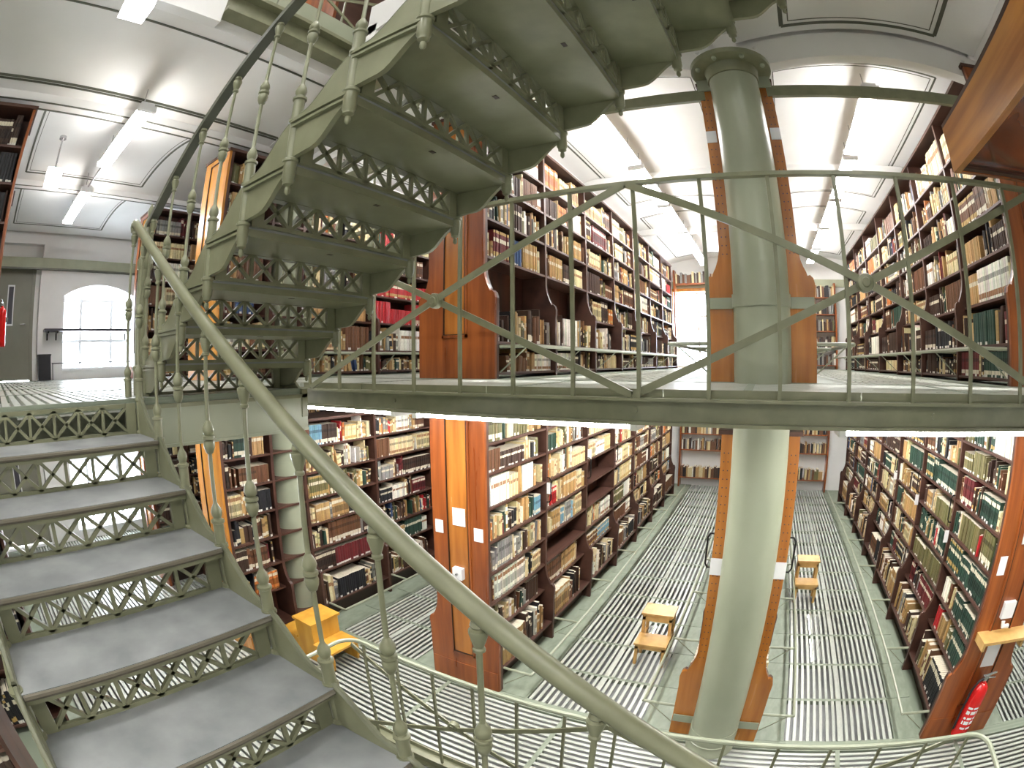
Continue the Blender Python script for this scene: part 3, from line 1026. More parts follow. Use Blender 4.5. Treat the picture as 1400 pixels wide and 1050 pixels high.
# style(bay, shelf) -> (palette, chance of a set, fixed colour, may end early)
def st_bl(i, j):
    if i == 0 and j == 0: return ('mixed', .2, None, False)
    if i == 2 and j in (3,): return ('light', .3, None, True)
    if j < 0: return ('folio', .2, None, True)
    return ('light', .45, None, False)


def st_cl(i, j):
    if i == 0 and j == 2: return ('green', 1.0, 'dark green', False)
    if i == 0 and j in (1, 3): return ('green', .8, None, False)
    if i == 1 and j in (4, 1): return ('green', .9, 'olive' if j == 1 else 'dark green', False)
    if j < 0: return ('folio', .15, None, True)
    return ('mixed' if (i + j) % 3 else 'green', .45, None, False)


def st_dl(i, j):
    if j < 0: return ('folio', .3, None, True)
    if i <= 1: return ('dark', .45, None, True)
    return ('mixed' if j < 4 else 'light', .4, None, False)


def st_bu(i, j):
    if j >= 3 and i < 3: return ('light', .7, None, False)
    if j < 0: return ('folio', .2, None, True)
    return ('mixed', .4, None, False)


def st_cu(i, j):
    if i < 2 and j >= 3: return ('light', .6, None, False)
    if j < 0: return ('dark', .3, None, True)
    return ('mixed', .35, None, False)


def st_du(i, j):
    if i in (3, 4) and j == 0: return ('mixed', .9, 'red', False)
    if i == 3 and j == 1: return ('mixed', .9, 'red', False)
    if i == 2 and j == 0: return ('mixed', .9, 'tan', False)
    return ('mixed', .4, None, False)


fill_row('B', 'lower', ZL, 2.70, LOW_LV, 1, BAY, st_bl, skip={(1, 1), (2, 3), (2, 2)})
fill_row('C', 'lower', ZL, 2.70, LOW_LV, -1, BAY, st_cl)
fill_row('D', 'lower', ZL, 2.45, LOW_LV[:-1], 1, YD, st_dl, maxbay=5, skip={(1, j) for j in range(-1, 8)})
fill_row('E', 'lower', ZL, 2.45, LOW_LV[:-1], 1, YD[:6], lambda i, j: ('dark', .4, None, False))
fill_row('A', 'lower', ZL, 2.60, LOW_LV[:-1], 1, BAY, lambda i, j: ('mixed', .3, None, False))
fill_row('A', 'lower', ZL, 2.60, LOW_LV[:-1], -1, BAY, lambda i, j: ('mixed', .3, None, False))
fill_row('B', 'upper', ZU, H_U, UP_LV, 1, BAY, st_bu, niche=(0, 1))
fill_row('C', 'upper', ZU, H_U + 0.1, UP_LV, -1, BAY, st_cu)
fill_row('D', 'upper', ZU, H_U, UP_LV, 1, YD, st_du, maxbay=6, skip={(1, j) for j in range(-1, 8)})
fill_row('E', 'upper', ZU, H_U, UP_LV, 1, YD[:6], lambda i, j: ('mixed', .5, None, False))
fill_row('A', 'upper', ZU, 2.18, UP_LV[:-1], 1, BAY, lambda i, j: ('mixed', .3, None, False))
fill_row('A', 'upper', ZU, 2.18, UP_LV[:-1], -1, BAY, lambda i, j: ('mixed', .3, None, False))


# opposite rows across the landing (their near ends show at the left edge of the view)
def side_case(row, y1, label, zf=ZU, H=H_U, lv=UP_LV, lname='opposite'):
    ys = [y1 - 2.3, y1 - 1.15, y1]
    xc = ROWX[row]
    t = thing('bookcase', (xc, y1, zf), label, 'bookcase', 'bookcases across the landing')
    prof = side_profile(xc, zf, H)
    for y in ys:
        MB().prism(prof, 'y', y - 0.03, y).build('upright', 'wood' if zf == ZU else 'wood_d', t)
    MB().box((xc - 0.012, ys[0], zf + 0.02), (xc + 0.012, ys[-1], zf + H)).build('centre_board', 'wood_b', t)
    MB().box((xc - HU - 0.02, ys[0] - 0.03, zf + H), (xc + HU + 0.02, y1 + 0.02, zf + H + 0.03)).build('top_board', 'wood_d', t)
    for i in range(2):
        unit_box('base_shelf', 'wood_d', (xc + 0.012, ys[i], zf + 0.085), (xc + HB - 0.012, ys[i + 1] - 0.03, zf + 0.105), t)
        for z in lv:
            unit_box('shelf', 'wood_d', (xc + 0.012, ys[i], zf + z - 0.022), (xc + HU - 0.004, ys[i + 1] - 0.03, zf + z), t)
    fill_row(row, lname, zf, H, lv, 1, [y - 0.014 for y in ys], lambda i, j: ('dark', .5, ('black', 'dark brown', 'black', None)[(i + j) % 4], False))


side_case('D', -0.02, 'dark bookcase at the left edge across the landing from the stair')
side_case('B', -0.50, 'dark lower bookcase at the bottom left corner beyond the stair', ZL, 2.45, LOW_LV[:-1], 'opposite lower')
side_case('D', -0.15, 'dark lower bookcase at the left edge seen through the lattice risers', ZL, 2.45, LOW_LV[:-1], 'opposite lower')
side_case('E', -0.02, 'farther bookcase end at the left edge beyond the nearer dark one')


# wall shelves on the far wall at the ends of the lower aisles
def wall_case(x0, x1, zf, zs, label, lev):
    t = thing('wall_shelf', ((x0 + x1) / 2, YB - 0.15, zf), label, 'shelf', 'shelves on the far wall')
    for x in (x0, x1):
        MB().box((x - 0.02, YB - 0.27, zf + 0.0), (x + 0.02, YB, zf + zs[-1] + 0.34)).build('upright', 'wood', t)
    for z in zs:
        MB().box((x0, YB - 0.26, zf + z - 0.025), (x1, YB, zf + z)).build('shelf', 'wood', t)
    return t


far_books = []
for (x0, x1, zf, zs, lab) in ((-2.05, -0.55, ZL, [0.25, 0.95, 1.35, 1.9], 'shelf unit on the far wall at the end of the lower left aisle'),
                              (0.55, 1.75, ZL, [0.3, 0.95, 1.4], 'shelf unit on the far wall at the end of the lower right aisle'),
                              (0.6, 1.9, ZU, [0.1, 0.5, 0.9, 1.3, 1.7], 'shelf unit on the far wall at the end of the upper right aisle'),
                              (-2.2, -1.1, ZU, [2.08], 'single high shelf of books above the bright far window')):
    wall_case(x0, x1, zf, zs, lab, 0)
    for z in zs:
        x = x0 + 0.04
        while x < x1 - 0.06:
            w, h = R.uniform(0.03, 0.06), R.uniform(0.2, 0.29)
            if R.random() < 0.9:
                col = pick('folio')
                far_books.append((x, w, h, zf + z, PAL[col]))
            x += w + 0.002

# ================================================================== STAIRS
T_GO, R_UP, R_LO = 0.2506, 0.1475, 0.1490


def baluster_profile(z0, z1):
    """turned iron baluster between z0 (tread) and z1 (under the rail)"""
    H = z1 - z0
    p = [(0.020, 0.0), (0.020, 0.075), (0.0255, 0.078), (0.0255, 0.086), (0.017, 0.089), (0.018, 0.094), (0.023, 0.104), (0.0245, 0.113), (0.021, 0.125), (0.012, 0.138), (0.0085, 0.144)]
    m = H * 0.52
    p += [(0.009, m - 0.054), (0.015, m - 0.050), (0.022, m - 0.036), (0.025, m - 0.022), (0.022, m - 0.012), (0.016, m - 0.009), (0.026, m - 0.006), (0.026, m + 0.003),
          (0.016, m + 0.006), (0.021, m + 0.010), (0.025, m + 0.020), (0.022, m + 0.033), (0.013, m + 0.047), (0.0088, m + 0.052)]
    p += [(0.0082, H - 0.078), (0.016, H - 0.074), (0.016, H - 0.068), (0.012, H - 0.064), (0.018, H - 0.050), (0.0245, H - 0.030), (0.0245, H - 0.022), (0.016, H - 0.018), (0.021, H - 0.012), (0.017, H)]
    return [(r * (0.95 if z < 0.09 else 0.82), z0 + z) for r, z in p]


_bal_mesh = {}


def baluster(x, y, z0, H, parent, name='baluster'):
    key = round(H, 3)
    if key not in _bal_mesh:
        me = bpy.data.meshes.new('baluster')
        mb = MB().lathe(baluster_profile(0, H), (0, 0), 12)
        me.from_pydata(mb.v, [], mb.f)
        me.materials.append(M['iron'])
        me.shade_smooth(); me.set_sharp_from_angle(angle=math.radians(32))
        _bal_mesh[key] = me
    o = bpy.data.objects.new(name, _bal_mesh[key])
    COL.objects.link(o)
    o.parent = parent
    o.location = Vector((x, y, z0)) - worigin(parent)
    return o


def lattice_riser(x, y0, y1, z0, z1, parent, cells=6):
    mb = MB()
    th = 0.007
    def rect(ya, za, yb, zb):
        mb.box((x - th, ya, za), (x + th, yb, zb))
    rect(y0, z0, y1, z0 + 0.014); rect(y0, z1 - 0.018, y1, z1)
    mb.box((x - th * 1.3, y0, z0 - 0.001), (x + th * 1.3, y0 + 0.05, z1 + 0.001)); mb.box((x - th * 1.3, y1 - 0.05, z0 - 0.001), (x + th * 1.3, y1, z1 + 0.001))
    a, b = y0 + 0.045, y1 - 0.045
    c = (b - a) / cells
    for k in range(cells):
        ya, yb = a + k * c, a + (k + 1) * c
        za, zb = z0 + 0.008, z1 - 0.012
        mb.bar((x, ya, za), (x, yb, zb), 0.013, 0.014, (1, 0, 0))
        mb.bar((x, ya, zb), (x, yb, za), 0.0128, 0.014, (1, 0, 0))
        if k:
            mb.box((x - th * 0.9, ya - 0.007, z0), (x + th * 0.9, ya + 0.007, z1))
    return mb.build('lattice_riser', 'iron', parent)


def smooth(s):
    return 0.45 * s + 0.55 * (s * s * (3 - 2 * s))


def sst(s):
    s = max(0.0, min(1.0, s))
    return s * s * (3 - 2 * s)


def flight(name, label, nos, sgn, r, y0, y1, rail_h, rail_r, flat_rail=False, rail_ext=(0, 0), sides=('near', 'far'), closed_top=False):
    """nos: list of nosing (x,z) from the lowest step upward; sgn: +x or -x is the climbing direction"""
    t = thing(name, (nos[0][0], (y0 + y1) / 2, nos[0][1] - r), label, 'staircase')
    n = len(nos)
    NP = 13
    for i, (x, z) in enumerate(nos):
        last = i == n - 1
        if not (last and closed_top):
            tr = MB().box((x - sgn * 0.026, y0 + 0.001, z - 0.008), (x + sgn * (T_GO + 0.006), y1 - 0.001, z)).build('tread', 'tread', t)
            MB().box((x - sgn * 0.025, y0 + 0.002, z - 0.034), (x + sgn * (T_GO + 0.0055), y1 - 0.002, z - 0.008)).build('tread_pan', 'iron', tr)
            MB().tube([(x - sgn * 0.027, y0 + 0.004, z - 0.011), (x - sgn * 0.027, y1 - 0.004, z - 0.011)], 0.0095, 8).build('nosing', 'nosing', tr, True)
            MB().box((x + sgn * 0.20, (y0 + y1) / 2 - 0.012, z - 0.0355), (x + sgn * 0.215, (y0 + y1) / 2 + 0.012, z - 0.034)).build('bolt_slot', 'moulding', tr)
        lattice_riser(x + sgn * 0.012, y0 + 0.01, y1 - 0.01, z - r, z - 0.018, t)
        for side, y in (('near', y0), ('far', y1)):
            o = -1 if side == 'near' else 1
            ya, yb = y, y + o * 0.018
            # post with drop finial
            yc = y + o * 0.012
            zb = z - r
            MB().lathe([(0.003, zb - 0.108), (0.009, zb - 0.10), (0.009, zb - 0.088), (0.006, zb - 0.082), (0.017, zb - 0.074), (0.017, zb - 0.064), (0.021, zb - 0.058),
                        (0.021, zb - 0.004), (0.026, zb), (0.026, zb + 0.008), (0.0175, zb + 0.014), (0.0175, z - 0.012), (0.025, z - 0.006), (0.025, z + 0.004)], (x, yc), 12).build('drop_post', 'iron', t, True)
            if last and closed_top:
                continue
            xs_ = [x + sgn * T_GO * k / (NP - 1) for k in range(NP)]
            top = [(xx, z + 0.018 + (r - 0.012) * sst((k / (NP - 1) - 0.13) / 0.87)) for k, xx in enumerate(xs_)]
            bot = [(xx, z - r + 0.012 + (r - 0.045) * (0.15 * k / (NP - 1) + 0.85 * sst((k / (NP - 1) - 0.42) / 0.58))) for k, xx in enumerate(xs_)]
            MB().strip(top, bot, 'y', ya, yb).build('string_plate', 'iron', t, True)
            mo = MB()
            mo.box((x, y - o * 0.004, z - 0.030), (x + sgn * T_GO, y + o * 0.030, z - 0.020))
            mo.box((x, y - o * 0.004, z - 0.014), (x + sgn * T_GO, y + o * 0.034, z - 0.002))
            mo.build('string_moulding', 'iron', t)
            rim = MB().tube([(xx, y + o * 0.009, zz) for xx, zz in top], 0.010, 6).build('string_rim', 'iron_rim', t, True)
    for side, y in (('near', y0), ('far', y1)):
        if side not in sides:
            continue
        o = -1 if side == 'near' else 1
        yc = y + o * 0.012
        for (x, z) in nos:
            baluster(x, yc, z, rail_h - 0.02, t)
        a = Vector((nos[0][0], yc, nos[0][1] + rail_h))
        b = Vector((nos[-1][0], yc, nos[-1][1] + rail_h))
        d = (b - a) / (n - 1)
        a2, b2 = a - d * rail_ext[0], b + d * rail_ext[1]
        if flat_rail:
            MB().bar(a2, b2, 0.045, 0.028).build('handrail', 'iron_dark', t)
        else:
            MB().tube([a2, b2], rail_r, 14).build('handrail', 'iron', t, True)
    return t


# lower flight: climbs towards -x from the lower floor to the landing at z = 0
KN = 19
nos_lo = [(-2.2248 + T_GO * k, -R_LO * k) for k in range(KN, -1, -1)]
low = flight('iron_staircase', 'lower flight of the green iron staircase with grey treads and lattice risers', nos_lo, -1, R_LO, -0.15, 0.705, 0.705, 0.0225, rail_ext=(0, 0.72), sides=('far',), closed_top=True)
# scroll at the head of the lower handrail and newel on the landing
xs_, zs_ = nos_lo[-1][0] - 0.72 * T_GO, nos_lo[-1][1] + 0.705 + 0.72 * R_LO
MB().tube([(xs_ + 0.02, 0.717, zs_ - 0.012), (xs_ - 0.02, 0.717, zs_ + 0.012), (xs_ - 0.045, 0.717, zs_ + 0.014), (xs_ - 0.062, 0.717, zs_ - 0.002), (xs_ - 0.058, 0.717, zs_ - 0.024)], [0.0225, 0.022, 0.020, 0.017, 0.012], 12).build('rail_scroll', 'iron', low, True)
baluster(xs_ - 0.01, 0.717, 0.0, 0.78, low, 'landing_baluster')
# upper flight: climbs towards +x over the stairwell
NU = 20
nos_up = [(-2.463 + T_GO * k, R_UP * (k + 1)) for k in range(NU)]
upf = flight('iron_staircase', 'upper flight of the iron staircase seen from below, rising to the right', nos_up, 1, R_UP, 0.845, 1.70, 0.74, 0.02, flat_rail=True, rail_ext=(0.3, 0))
MB().lathe([(0.045, 0.0), (0.045, 0.12), (0.05, 0.125), (0.05, 0.14), (0.036, 0.15), (0.036, 0.62), (0.045, 0.63), (0.048, 0.66), (0.03, 0.70), (0.034, 0.76), (0.03, 0.86), (0.012, 0.90), (0.02, 0.93), (0.004, 0.97)], (-2.54, 0.833), 16).build('newel_post', 'iron', upf, True)
# little foot scroll of the far string on the landing
MB().strip([(-2.46 + 0.02 * k, 0.10 - 0.10 * (k / 8) ** 1.5) for k in range(9)], [(-2.46 + 0.02 * k, -0.002) for k in range(9)], 'y', 1.7195, 1.736).build('string_foot', 'iron', upf)


# ================================================================== DECK RAILINGS
def deck_railing(zf, x0, x1, H, label, bars, returns=None, rosx=(-1.76, 0.51), name='iron_railing'):
    t = thing(name, ((x0 + x1) / 2, YE, zf), label, 'railing', 'iron railings along the floor edges')
    zt = zf + H
    if zf == ZU:
        MB().box((x0, YE - 0.018, zt - 0.020), (x1, YE + 0.022, zt)).build('top_rail', 'iron', t)
    else:
        path = []
        yr = returns
        path += [(x0, YE - yr[0], zt)] + [(x0 + 0.16 - 0.16 * math.cos(a), YE - 0.16 + 0.16 * math.sin(a), zt) for a in [math.pi / 2 * k / 6 for k in range(7)]]
        path += [(x1 - 0.16 + 0.16 * math.sin(a), YE - 0.16 + 0.16 * math.cos(a), zt) for a in [math.pi / 2 * k / 6 for k in range(7)]] + [(x1, YE - yr[1], zt)]
        MB().tube(path, 0.017, 8).build('top_rail', 'iron_pale', t, True)
    for x in bars:
        MB().box((x - 0.009, YE - 0.009, zf - 0.04), (x + 0.009, YE + 0.009, zt - 0.012)).build('upright_bar', 'iron', t)
    zm = zf + 0.484
    half = 1.137
    for dy, up0 in ((-0.014, True), (0.014, False)):
        # two zigzag flats crossing at the rosettes
        xs = [rosx[0] - half, rosx[0] + half, rosx[1] + half] if len(rosx) == 2 else []
        zb, ztp = zf - 0.03, zf + H - 0.015
        seq = [(rosx[0] - half, zb), (rosx[0] + half, ztp), (rosx[1] + half, zb)] if up0 else [(rosx[0] - half, ztp), (rosx[0] + half, zb), (rosx[1] + half, ztp)]
        for p, q in zip(seq[:-1], seq[1:]):
            p, q = list(p), list(q)
            if p[0] < x0:
                f = (x0 - p[0]) / (q[0] - p[0]); p = [x0, p[1] + f * (q[1] - p[1])]
            if q[0] > x1:
                f = (x1 - p[0]) / (q[0] - p[0]); q = [x1, p[1] + f * (q[1] - p[1])]
            MB().bar((p[0], YE + dy, p[1]), (q[0], YE + dy, q[1]), 0.012, 0.036).build('diagonal_flat', 'iron', t)
    for x in rosx:
        mb = MB()
        prof = [(0.001, -0.034), (0.02, -0.034), (0.024, -0.028), (0.040, -0.026), (0.044, -0.018), (0.044, 0.018), (0.03, 0.026), (0.001, 0.028)]
        seg = 14
        vs, fs = [], []
        for rr, yy in prof:
            for j in range(seg):
                a = 2 * math.pi * j / seg
                vs.append((x + rr * math.cos(a), YE + yy, zm + rr * math.sin(a)))
        for i in range(len(prof) - 1):
            for j in range(seg):
                fs.append((i * seg + j, (i + 1) * seg + j, (i + 1) * seg + (j + 1) % seg, i * seg + (j + 1) % seg))
        mb.add(vs, fs).build('rosette', 'iron', t, True)
    return t


deck_railing(ZU, -3.35, 2.05, 1.012, 'flat iron railing with crossed diagonals along the upper deck edge', [-2.925 + 0.334 * k for k in range(15)])
deck_railing(ZL, -2.74, 1.90, 0.965, 'pale iron railing with rounded ends along the lower floor edge', [-2.58 + 0.334 * k for k in range(14)], returns=(0.95, 0.75))


# railing of the level above, its foot seen at the top left
t = thing('iron_railing', (-2.95, 2.2, ZT), 'railing bars of the level above at the top beside the stair', 'railing')
for k in range(9):
    y = 0.7 + k * 0.27
    MB().box((-2.978, y - 0.008, 2.95), (-2.962, y + 0.008, 3.85)).build('upright_bar', 'iron', t)
MB().bar((-2.97, 1.3, 3.0), (-2.97, 2.9, 3.75), 0.01, 0.035).build('diagonal_flat', 'iron', t)
MB().bar((-2.97, 1.3, 3.75), (-2.97, 2.9, 3.0), 0.012, 0.034).build('diagonal_flat', 'iron', t)
MB().box((-2.99, 0.6, 3.85), (-2.95, 2.95, 3.875)).build('top_rail', 'iron', t)
# end of a bookcase on the level above
t = thing('bookcase', (-3.9, 2.75, 3.0), 'orange bookcase end on the level above at the top edge', 'bookcase')
MB().box((-4.3, 2.6, 3.0), (-3.5, 2.64, 5.0)).build('end_panel', 'wood', t)
MB().box((-4.25, 2.64, 3.0), (-3.55, 5.0, 5.0)).build('carcase', 'wood_d', t)


# ================================================================== FOOT RAILS along the rows
def foot_rail(row, s, zf, ys, label):
    xc = ROWX[row]
    xb = xc + s * HB
    xr = xc + s * (HB + 0.285)
    t = thing('foot_rail', ((xb + xr) / 2, ys[0], zf), label, 'rail', 'step rails in front of the bookcases')
    z = zf + 0.255
    MB().tube([(xr, ys[0] + 0.03, z), (xr, ys[-1] - 0.05, z)], 0.0145, 8).build('long_bar', 'iron_pale', t, True)
    for y in ys[:-1]:
        yy = y + 0.035
        MB().tube([(xb, yy, z), (xr, yy, z)], 0.0135, 8).build('arm', 'iron_pale', t, True)
        MB().tube([(xb, yy, zf + 0.05), (xr - s * 0.05, yy, z - 0.01)], 0.006, 6).build('brace', 'iron_pale', t, True)
    return t


for row, s, nm in (('B', 1, 'left'), ('A', -1, 'column row, left side'), ('A', 1, 'column row, right side'), ('C', -1, 'right'), ('D', 1, 'row behind the stair')):
    ys = BAY if row != 'D' else BAY[:4]
    foot_rail(row, s, ZL, ys, 'low pale step rail on the lower floor before the bookcase, %s' % nm)
    foot_rail(row, s, ZU, ys, 'low pale step rail on the upper deck before the bookcase, %s' % nm)


# wire grab handles and bay cards
def grab(x, s, y, z, label, ax='x'):
    t = thing('grab_handle', (x, y, z), label, 'handle', 'black wire grab handles')
    d = 0.045 * s
    pts = [(x, y, z - 0.13), (x + d * 0.6, y, z - 0.13), (x + d, y, z - 0.10), (x + d, y, z + 0.10), (x + d * 0.6, y, z + 0.13), (x, y, z + 0.13)]
    MB().tube(pts, 0.007, 8).build('handle_wire', 'blackmetal', t, True)


for row, s, words in (('B', 1, 'lower left bookcase'), ('C', -1, 'lower right bookcase')):
    for i in (1, 2, 3):
        grab(ROWX[row] + s * HU, s, BAY[i], ZL + 1.77, 'black wire grab handle on the %s upright of the %s' % (ordw[i], words))
grab(-HU, -1, YP - 0.0, ZL + 1.77, 'black wire grab handle left of the iron column')
grab(HU, 1, YP - 0.0, ZL + 1.77, 'black wire grab handle right of the iron column')


def card(c, n, w, h, label, nm='card', th=0.004):
    """small white card; n: 'y' hung on an end panel, 'x' on an upright's edge"""
    x, y, z = c
    if n == 'y':
        a, b = (x - w / 2, y - th, z - h / 2), (x + w / 2, y, z + h / 2)
    else:
        a, b = (x - th, y - w / 2, z - h / 2), (x + th, y + w / 2, z + h / 2)
    o = MB().box(a, b).build(nm, 'paper', None)
    return tag(o, label, 'card', 'white cards on the bookcases')


ye = BAY[0] - 0.0515
xb_ = ROWX['B']
card((xb_ + 0.012, ye - 0.006, -1.18), 'y', 0.13, 0.16, 'larger white notice on the honey coloured panel', 'notice')
card((xb_ - 0.205, ye, -1.30), 'y', 0.085, 0.12, 'small white card left of the notice on the panel')
card((xb_ + 0.205, ye, -1.315), 'y', 0.09, 0.12, 'small white card right of the notice on the panel')
sw = thing('light_switch', (xb_, ye - 0.01, -1.77), 'white light switch box low on the honey coloured panel', 'switch')
MB().box((xb_ - 0.05, ye - 0.05, -1.765), (xb_ + 0.05, ye - 0.002, -1.655)).build('switch_box', 'white', sw)
MB().lathe([(0.012, 0), (0.012, 0.014), (0.003, 0.016)], (0, 0), 10).build('switch_knob', 'steel', sw, True)
k = sw.children[-1]; k.rotation_euler = (math.radians(90), 0, 0); k.location = Vector((xb_, ye - 0.05, -1.71)) - sw.location
for v in k.data.vertices: v.co += sw.location
for s, nm in ((-1, 'left'), (1, 'right')):
    card((s * 0.240, YP - 0.004, 1.735), 'y', 0.075, 0.095, 'white card on the upper board %s of the column' % nm)
    card((s * 0.240, YP - 0.004, -1.30), 'y', 0.085, 0.13, 'white card on the lower board %s of the column' % nm)
for i, z in ((1, -0.78), (2, -0.30), (3, -1.02)):
    card((xb_ + HU + 0.006, BAY[i] - 0.0, ZL + 1.77 + 0.02 + 0.16 * (i - 1)), 'y', 0.09, 0.12, 'white bay card on the %s upright of the lower left bookcase' % ordw[i])
    card((ROWX['C'] - HU - 0.006, BAY[i] - 0.0, ZL + 1.45 + 0.05 * i), 'y', 0.09, 0.12, 'white bay card on the %s upright of the lower right bookcase' % ordw[i])

# ------------------------------------------------------------------ things on the right-hand end panel (lower floor)
xc = ROWX['C']
card((xc - 0.20, ye, -1.30), 'y', 0.08, 0.15, 'narrow white card on the left edge of the extinguisher panel')
card((xc + 0.02, ye - 0.016, -1.05), 'y', 0.14, 0.17, 'white notice high on the extinguisher panel', 'notice')
lg = thing('ledge', (xc, ye - 0.1, -1.88), 'small honey coloured wooden ledge above the red extinguisher', 'shelf')
MB().box((xc - 0.25, ye - 0.20, -1.880), (xc + 0.30, ye, -1.855)).build('board', 'stool', lg)
MB().box((xc - 0.25, ye - 0.20, -1.93), (xc - 0.225, ye, -1.880)).build('bracket', 'stool', lg)
MB().box((xc + 0.20, ye - 0.18, -1.95), (xc + 0.225, ye, -1.880)).build('bracket', 'stool', lg)
tl = thing('telephone', (xc + 0.02, ye - 0.03, -1.72), 'small white wall telephone above the wooden ledge', 'telephone')
MB().box((xc - 0.06, ye - 0.045, -1.74), (xc + 0.07, ye - 0.004, -1.60)).build('telephone_body', 'white', tl)
MB().tube([(xc - 0.03, ye - 0.06, -1.75), (xc - 0.03, ye - 0.075, -1.79), (xc + 0.04, ye - 0.06, -1.80)], 0.02, 8).build('handset', 'white', tl, True)
card((xc + 0.01, ye - 0.003, -2.07), 'y', 0.15, 0.27, 'tall white instruction plate between ledge and extinguisher', 'notice', 0.006)


def extinguisher(x, y, z0, label, k=1.0):
    t = thing('fire_extinguisher', (x, y, z0), label, 'extinguisher', 'red fire extinguishers')
    body = MB().lathe([(0.055, z0), (0.068, z0 + 0.012), (0.070, z0 + 0.04), (0.070, z0 + 0.40), (0.062, z0 + 0.44), (0.040, z0 + 0.465), (0.022, z0 + 0.475), (0.022, z0 + 0.49)], (x, y), 24).build('cylinder', 'red', t, True)
    # label sleeve on the front half with illegible print lines
    n = 10
    vs, fs = [], []
    for q in range(n + 1):
        a = math.radians(-150 + 100 * q / n)
        for zz in (z0 + 0.08, z0 + 0.33):
            vs.append((x + 0.0715 * math.cos(a), y + 0.0715 * math.sin(a), zz))
    for q in range(n):
        fs.append((2 * q, 2 * q + 2, 2 * q + 3, 2 * q + 1))
    lb = MB().add(vs, fs).build('printed_label', 'red', body)
    for r_ in range(5):
        vs, fs = [], []
        for q in range(n + 1):
            a = math.radians(-142 + 84 * q / n)
            for zz in (z0 + 0.10 + r_ * 0.045, z0 + 0.10 + r_ * 0.045 + (0.03 if r_ % 2 else 0.018)):
                vs.append((x + 0.0722 * math.cos(a), y + 0.0722 * math.sin(a), zz))
        for q in range(n):
            if (q * 7 + r_ * 3) % 5:
                fs.append((2 * q, 2 * q + 2, 2 * q + 3, 2 * q + 1))
        MB().add(vs, fs).build('print_line', 'paper', lb)
    MB().box((x - 0.018, y - 0.018, z0 + 0.49), (x + 0.018, y + 0.018, z0 + 0.525)).build('valve', 'steel', t)
    MB().bar((x, y, z0 + 0.525), (x + 0.085, y - 0.02, z0 + 0.56), 0.018, 0.008).build('lever', 'steel', t)
    MB().bar((x, y, z0 + 0.51), (x + 0.085, y - 0.02, z0 + 0.52), 0.018, 0.008).build('grip', 'steel', t)
    MB().tube([(x - 0.015, y - 0.01, z0 + 0.505), (x - 0.06, y - 0.02, z0 + 0.50), (x - 0.092, y - 0.02, z0 + 0.43), (x - 0.095, y - 0.01, z0 + 0.25), (x - 0.085, y - 0.01, z0 + 0.08)], 0.010, 8).build('hose', 'black', t, True)
    MB().box((x - 0.03, y + 0.06, z0 + 0.30), (x + 0.03, y + 0.10, z0 + 0.35)).build('wall_bracket', 'steel', t)
    t.scale = (k, k, k)
    return t


extinguisher(xc - 0.02, ye - 0.115, -2.86, 'red fire extinguisher hanging on the end of the lower right bookcase', 1.2)
extinguisher(ROWX['E'] + 0.26, 0.055, 0.46, 'red fire extinguisher at the left edge on the landing bookcase end')


# ------------------------------------------------------------------ stools
def step_stool(x0, x1, y0, y1, zf, h1, h2, label, flip=1):
    t = thing('step_stool', ((x0 + x1) / 2, (y0 + y1) / 2, zf), label, 'stool', 'beech step stools')
    ym = (y0 + y1) / 2
    w = 0.032
    def leg(x, y, h, nm='leg'):
        MB().box((x, y, zf), (x + w, y + w, zf + h)).build(nm, 'stool', t)
    for x in (x0, x1 - w):
        leg(x, y0, h1); leg(x, ym, h2); leg(x, y1 - w, h2)
        MB().box((x, y0, zf + h1 - 0.05), (x + w, y1, zf + h1 - 0.02)).build('side_rail', 'stool', t)
        MB().box((x, ym, zf + h2 - 0.06), (x + w, y1, zf + h2 - 0.025)).build('side_rail', 'stool', t)
    MB().box((x0 - 0.012, y0 - 0.015, zf + h1), (x1 + 0.012, ym + 0.01, zf + h1 + 0.024)).build('lower_step', 'stool', t)
    MB().box((x0 - 0.012, ym - 0.012, zf + h2), (x1 + 0.012, y1 + 0.012, zf + h2 + 0.024)).build('upper_step', 'stool', t)
    MB().box((x0, ym + 0.004, zf + h2 - 0.075), (x1, ym + 0.018, zf + h2)).build('upper_rail', 'stool', t)
    MB().box((x0 + w, y0 + 0.006, zf + h1 - 0.05), (x1 - w, y0 + 0.022, zf + h1)).build('front_rail', 'stool', t)
    return t


step_stool(-1.02, -0.70, 4.40, 4.86, ZL, 0.25, 0.50, 'beech step stool standing in the lower left aisle')
step_stool(0.70, 1.0, 6.25, 6.68, ZL, 0.25, 0.50, 'beech step stool in the lower right aisle beside the column')
# orange stepped stool behind the stair
t = thing('step_stool', (-3.96, 2.9, ZL), 'orange wooden block stool with side steps behind the stair balusters', 'stool')
x, y = -3.96, 2.90
for yy in (-0.19, 0.165):
    MB().box((x - 0.14, y + yy, ZL), (x + 0.14, y + yy + 0.025, ZL + 0.46)).build('side_board', 'stool_o', t)
    for s in (-1, 1):
        MB().prism([(x + s * 0.14, ZL), (x + s * 0.40, ZL), (x + s * 0.42, ZL + 0.12), (x + s * 0.40, ZL + 0.22), (x + s * 0.14, ZL + 0.22)], 'y', y + yy, y + yy + 0.025).build('step_side', 'stool_o', t)
MB().box((x - 0.16, y - 0.21, ZL + 0.46), (x + 0.16, y + 0.21, ZL + 0.485)).build('upper_step', 'stool_o', t)
for s in (-1, 1):
    MB().box((x + s * 0.14, y - 0.21, ZL + 0.22), (x + s * 0.43, y + 0.21, ZL + 0.245)).build('lower_step', 'stool_o', t)
    MB().box((x + s * 0.125, y - 0.165, ZL + 0.24), (x + s * 0.14, y + 0.165, ZL + 0.46)).build('front_board', 'stool_o', t)

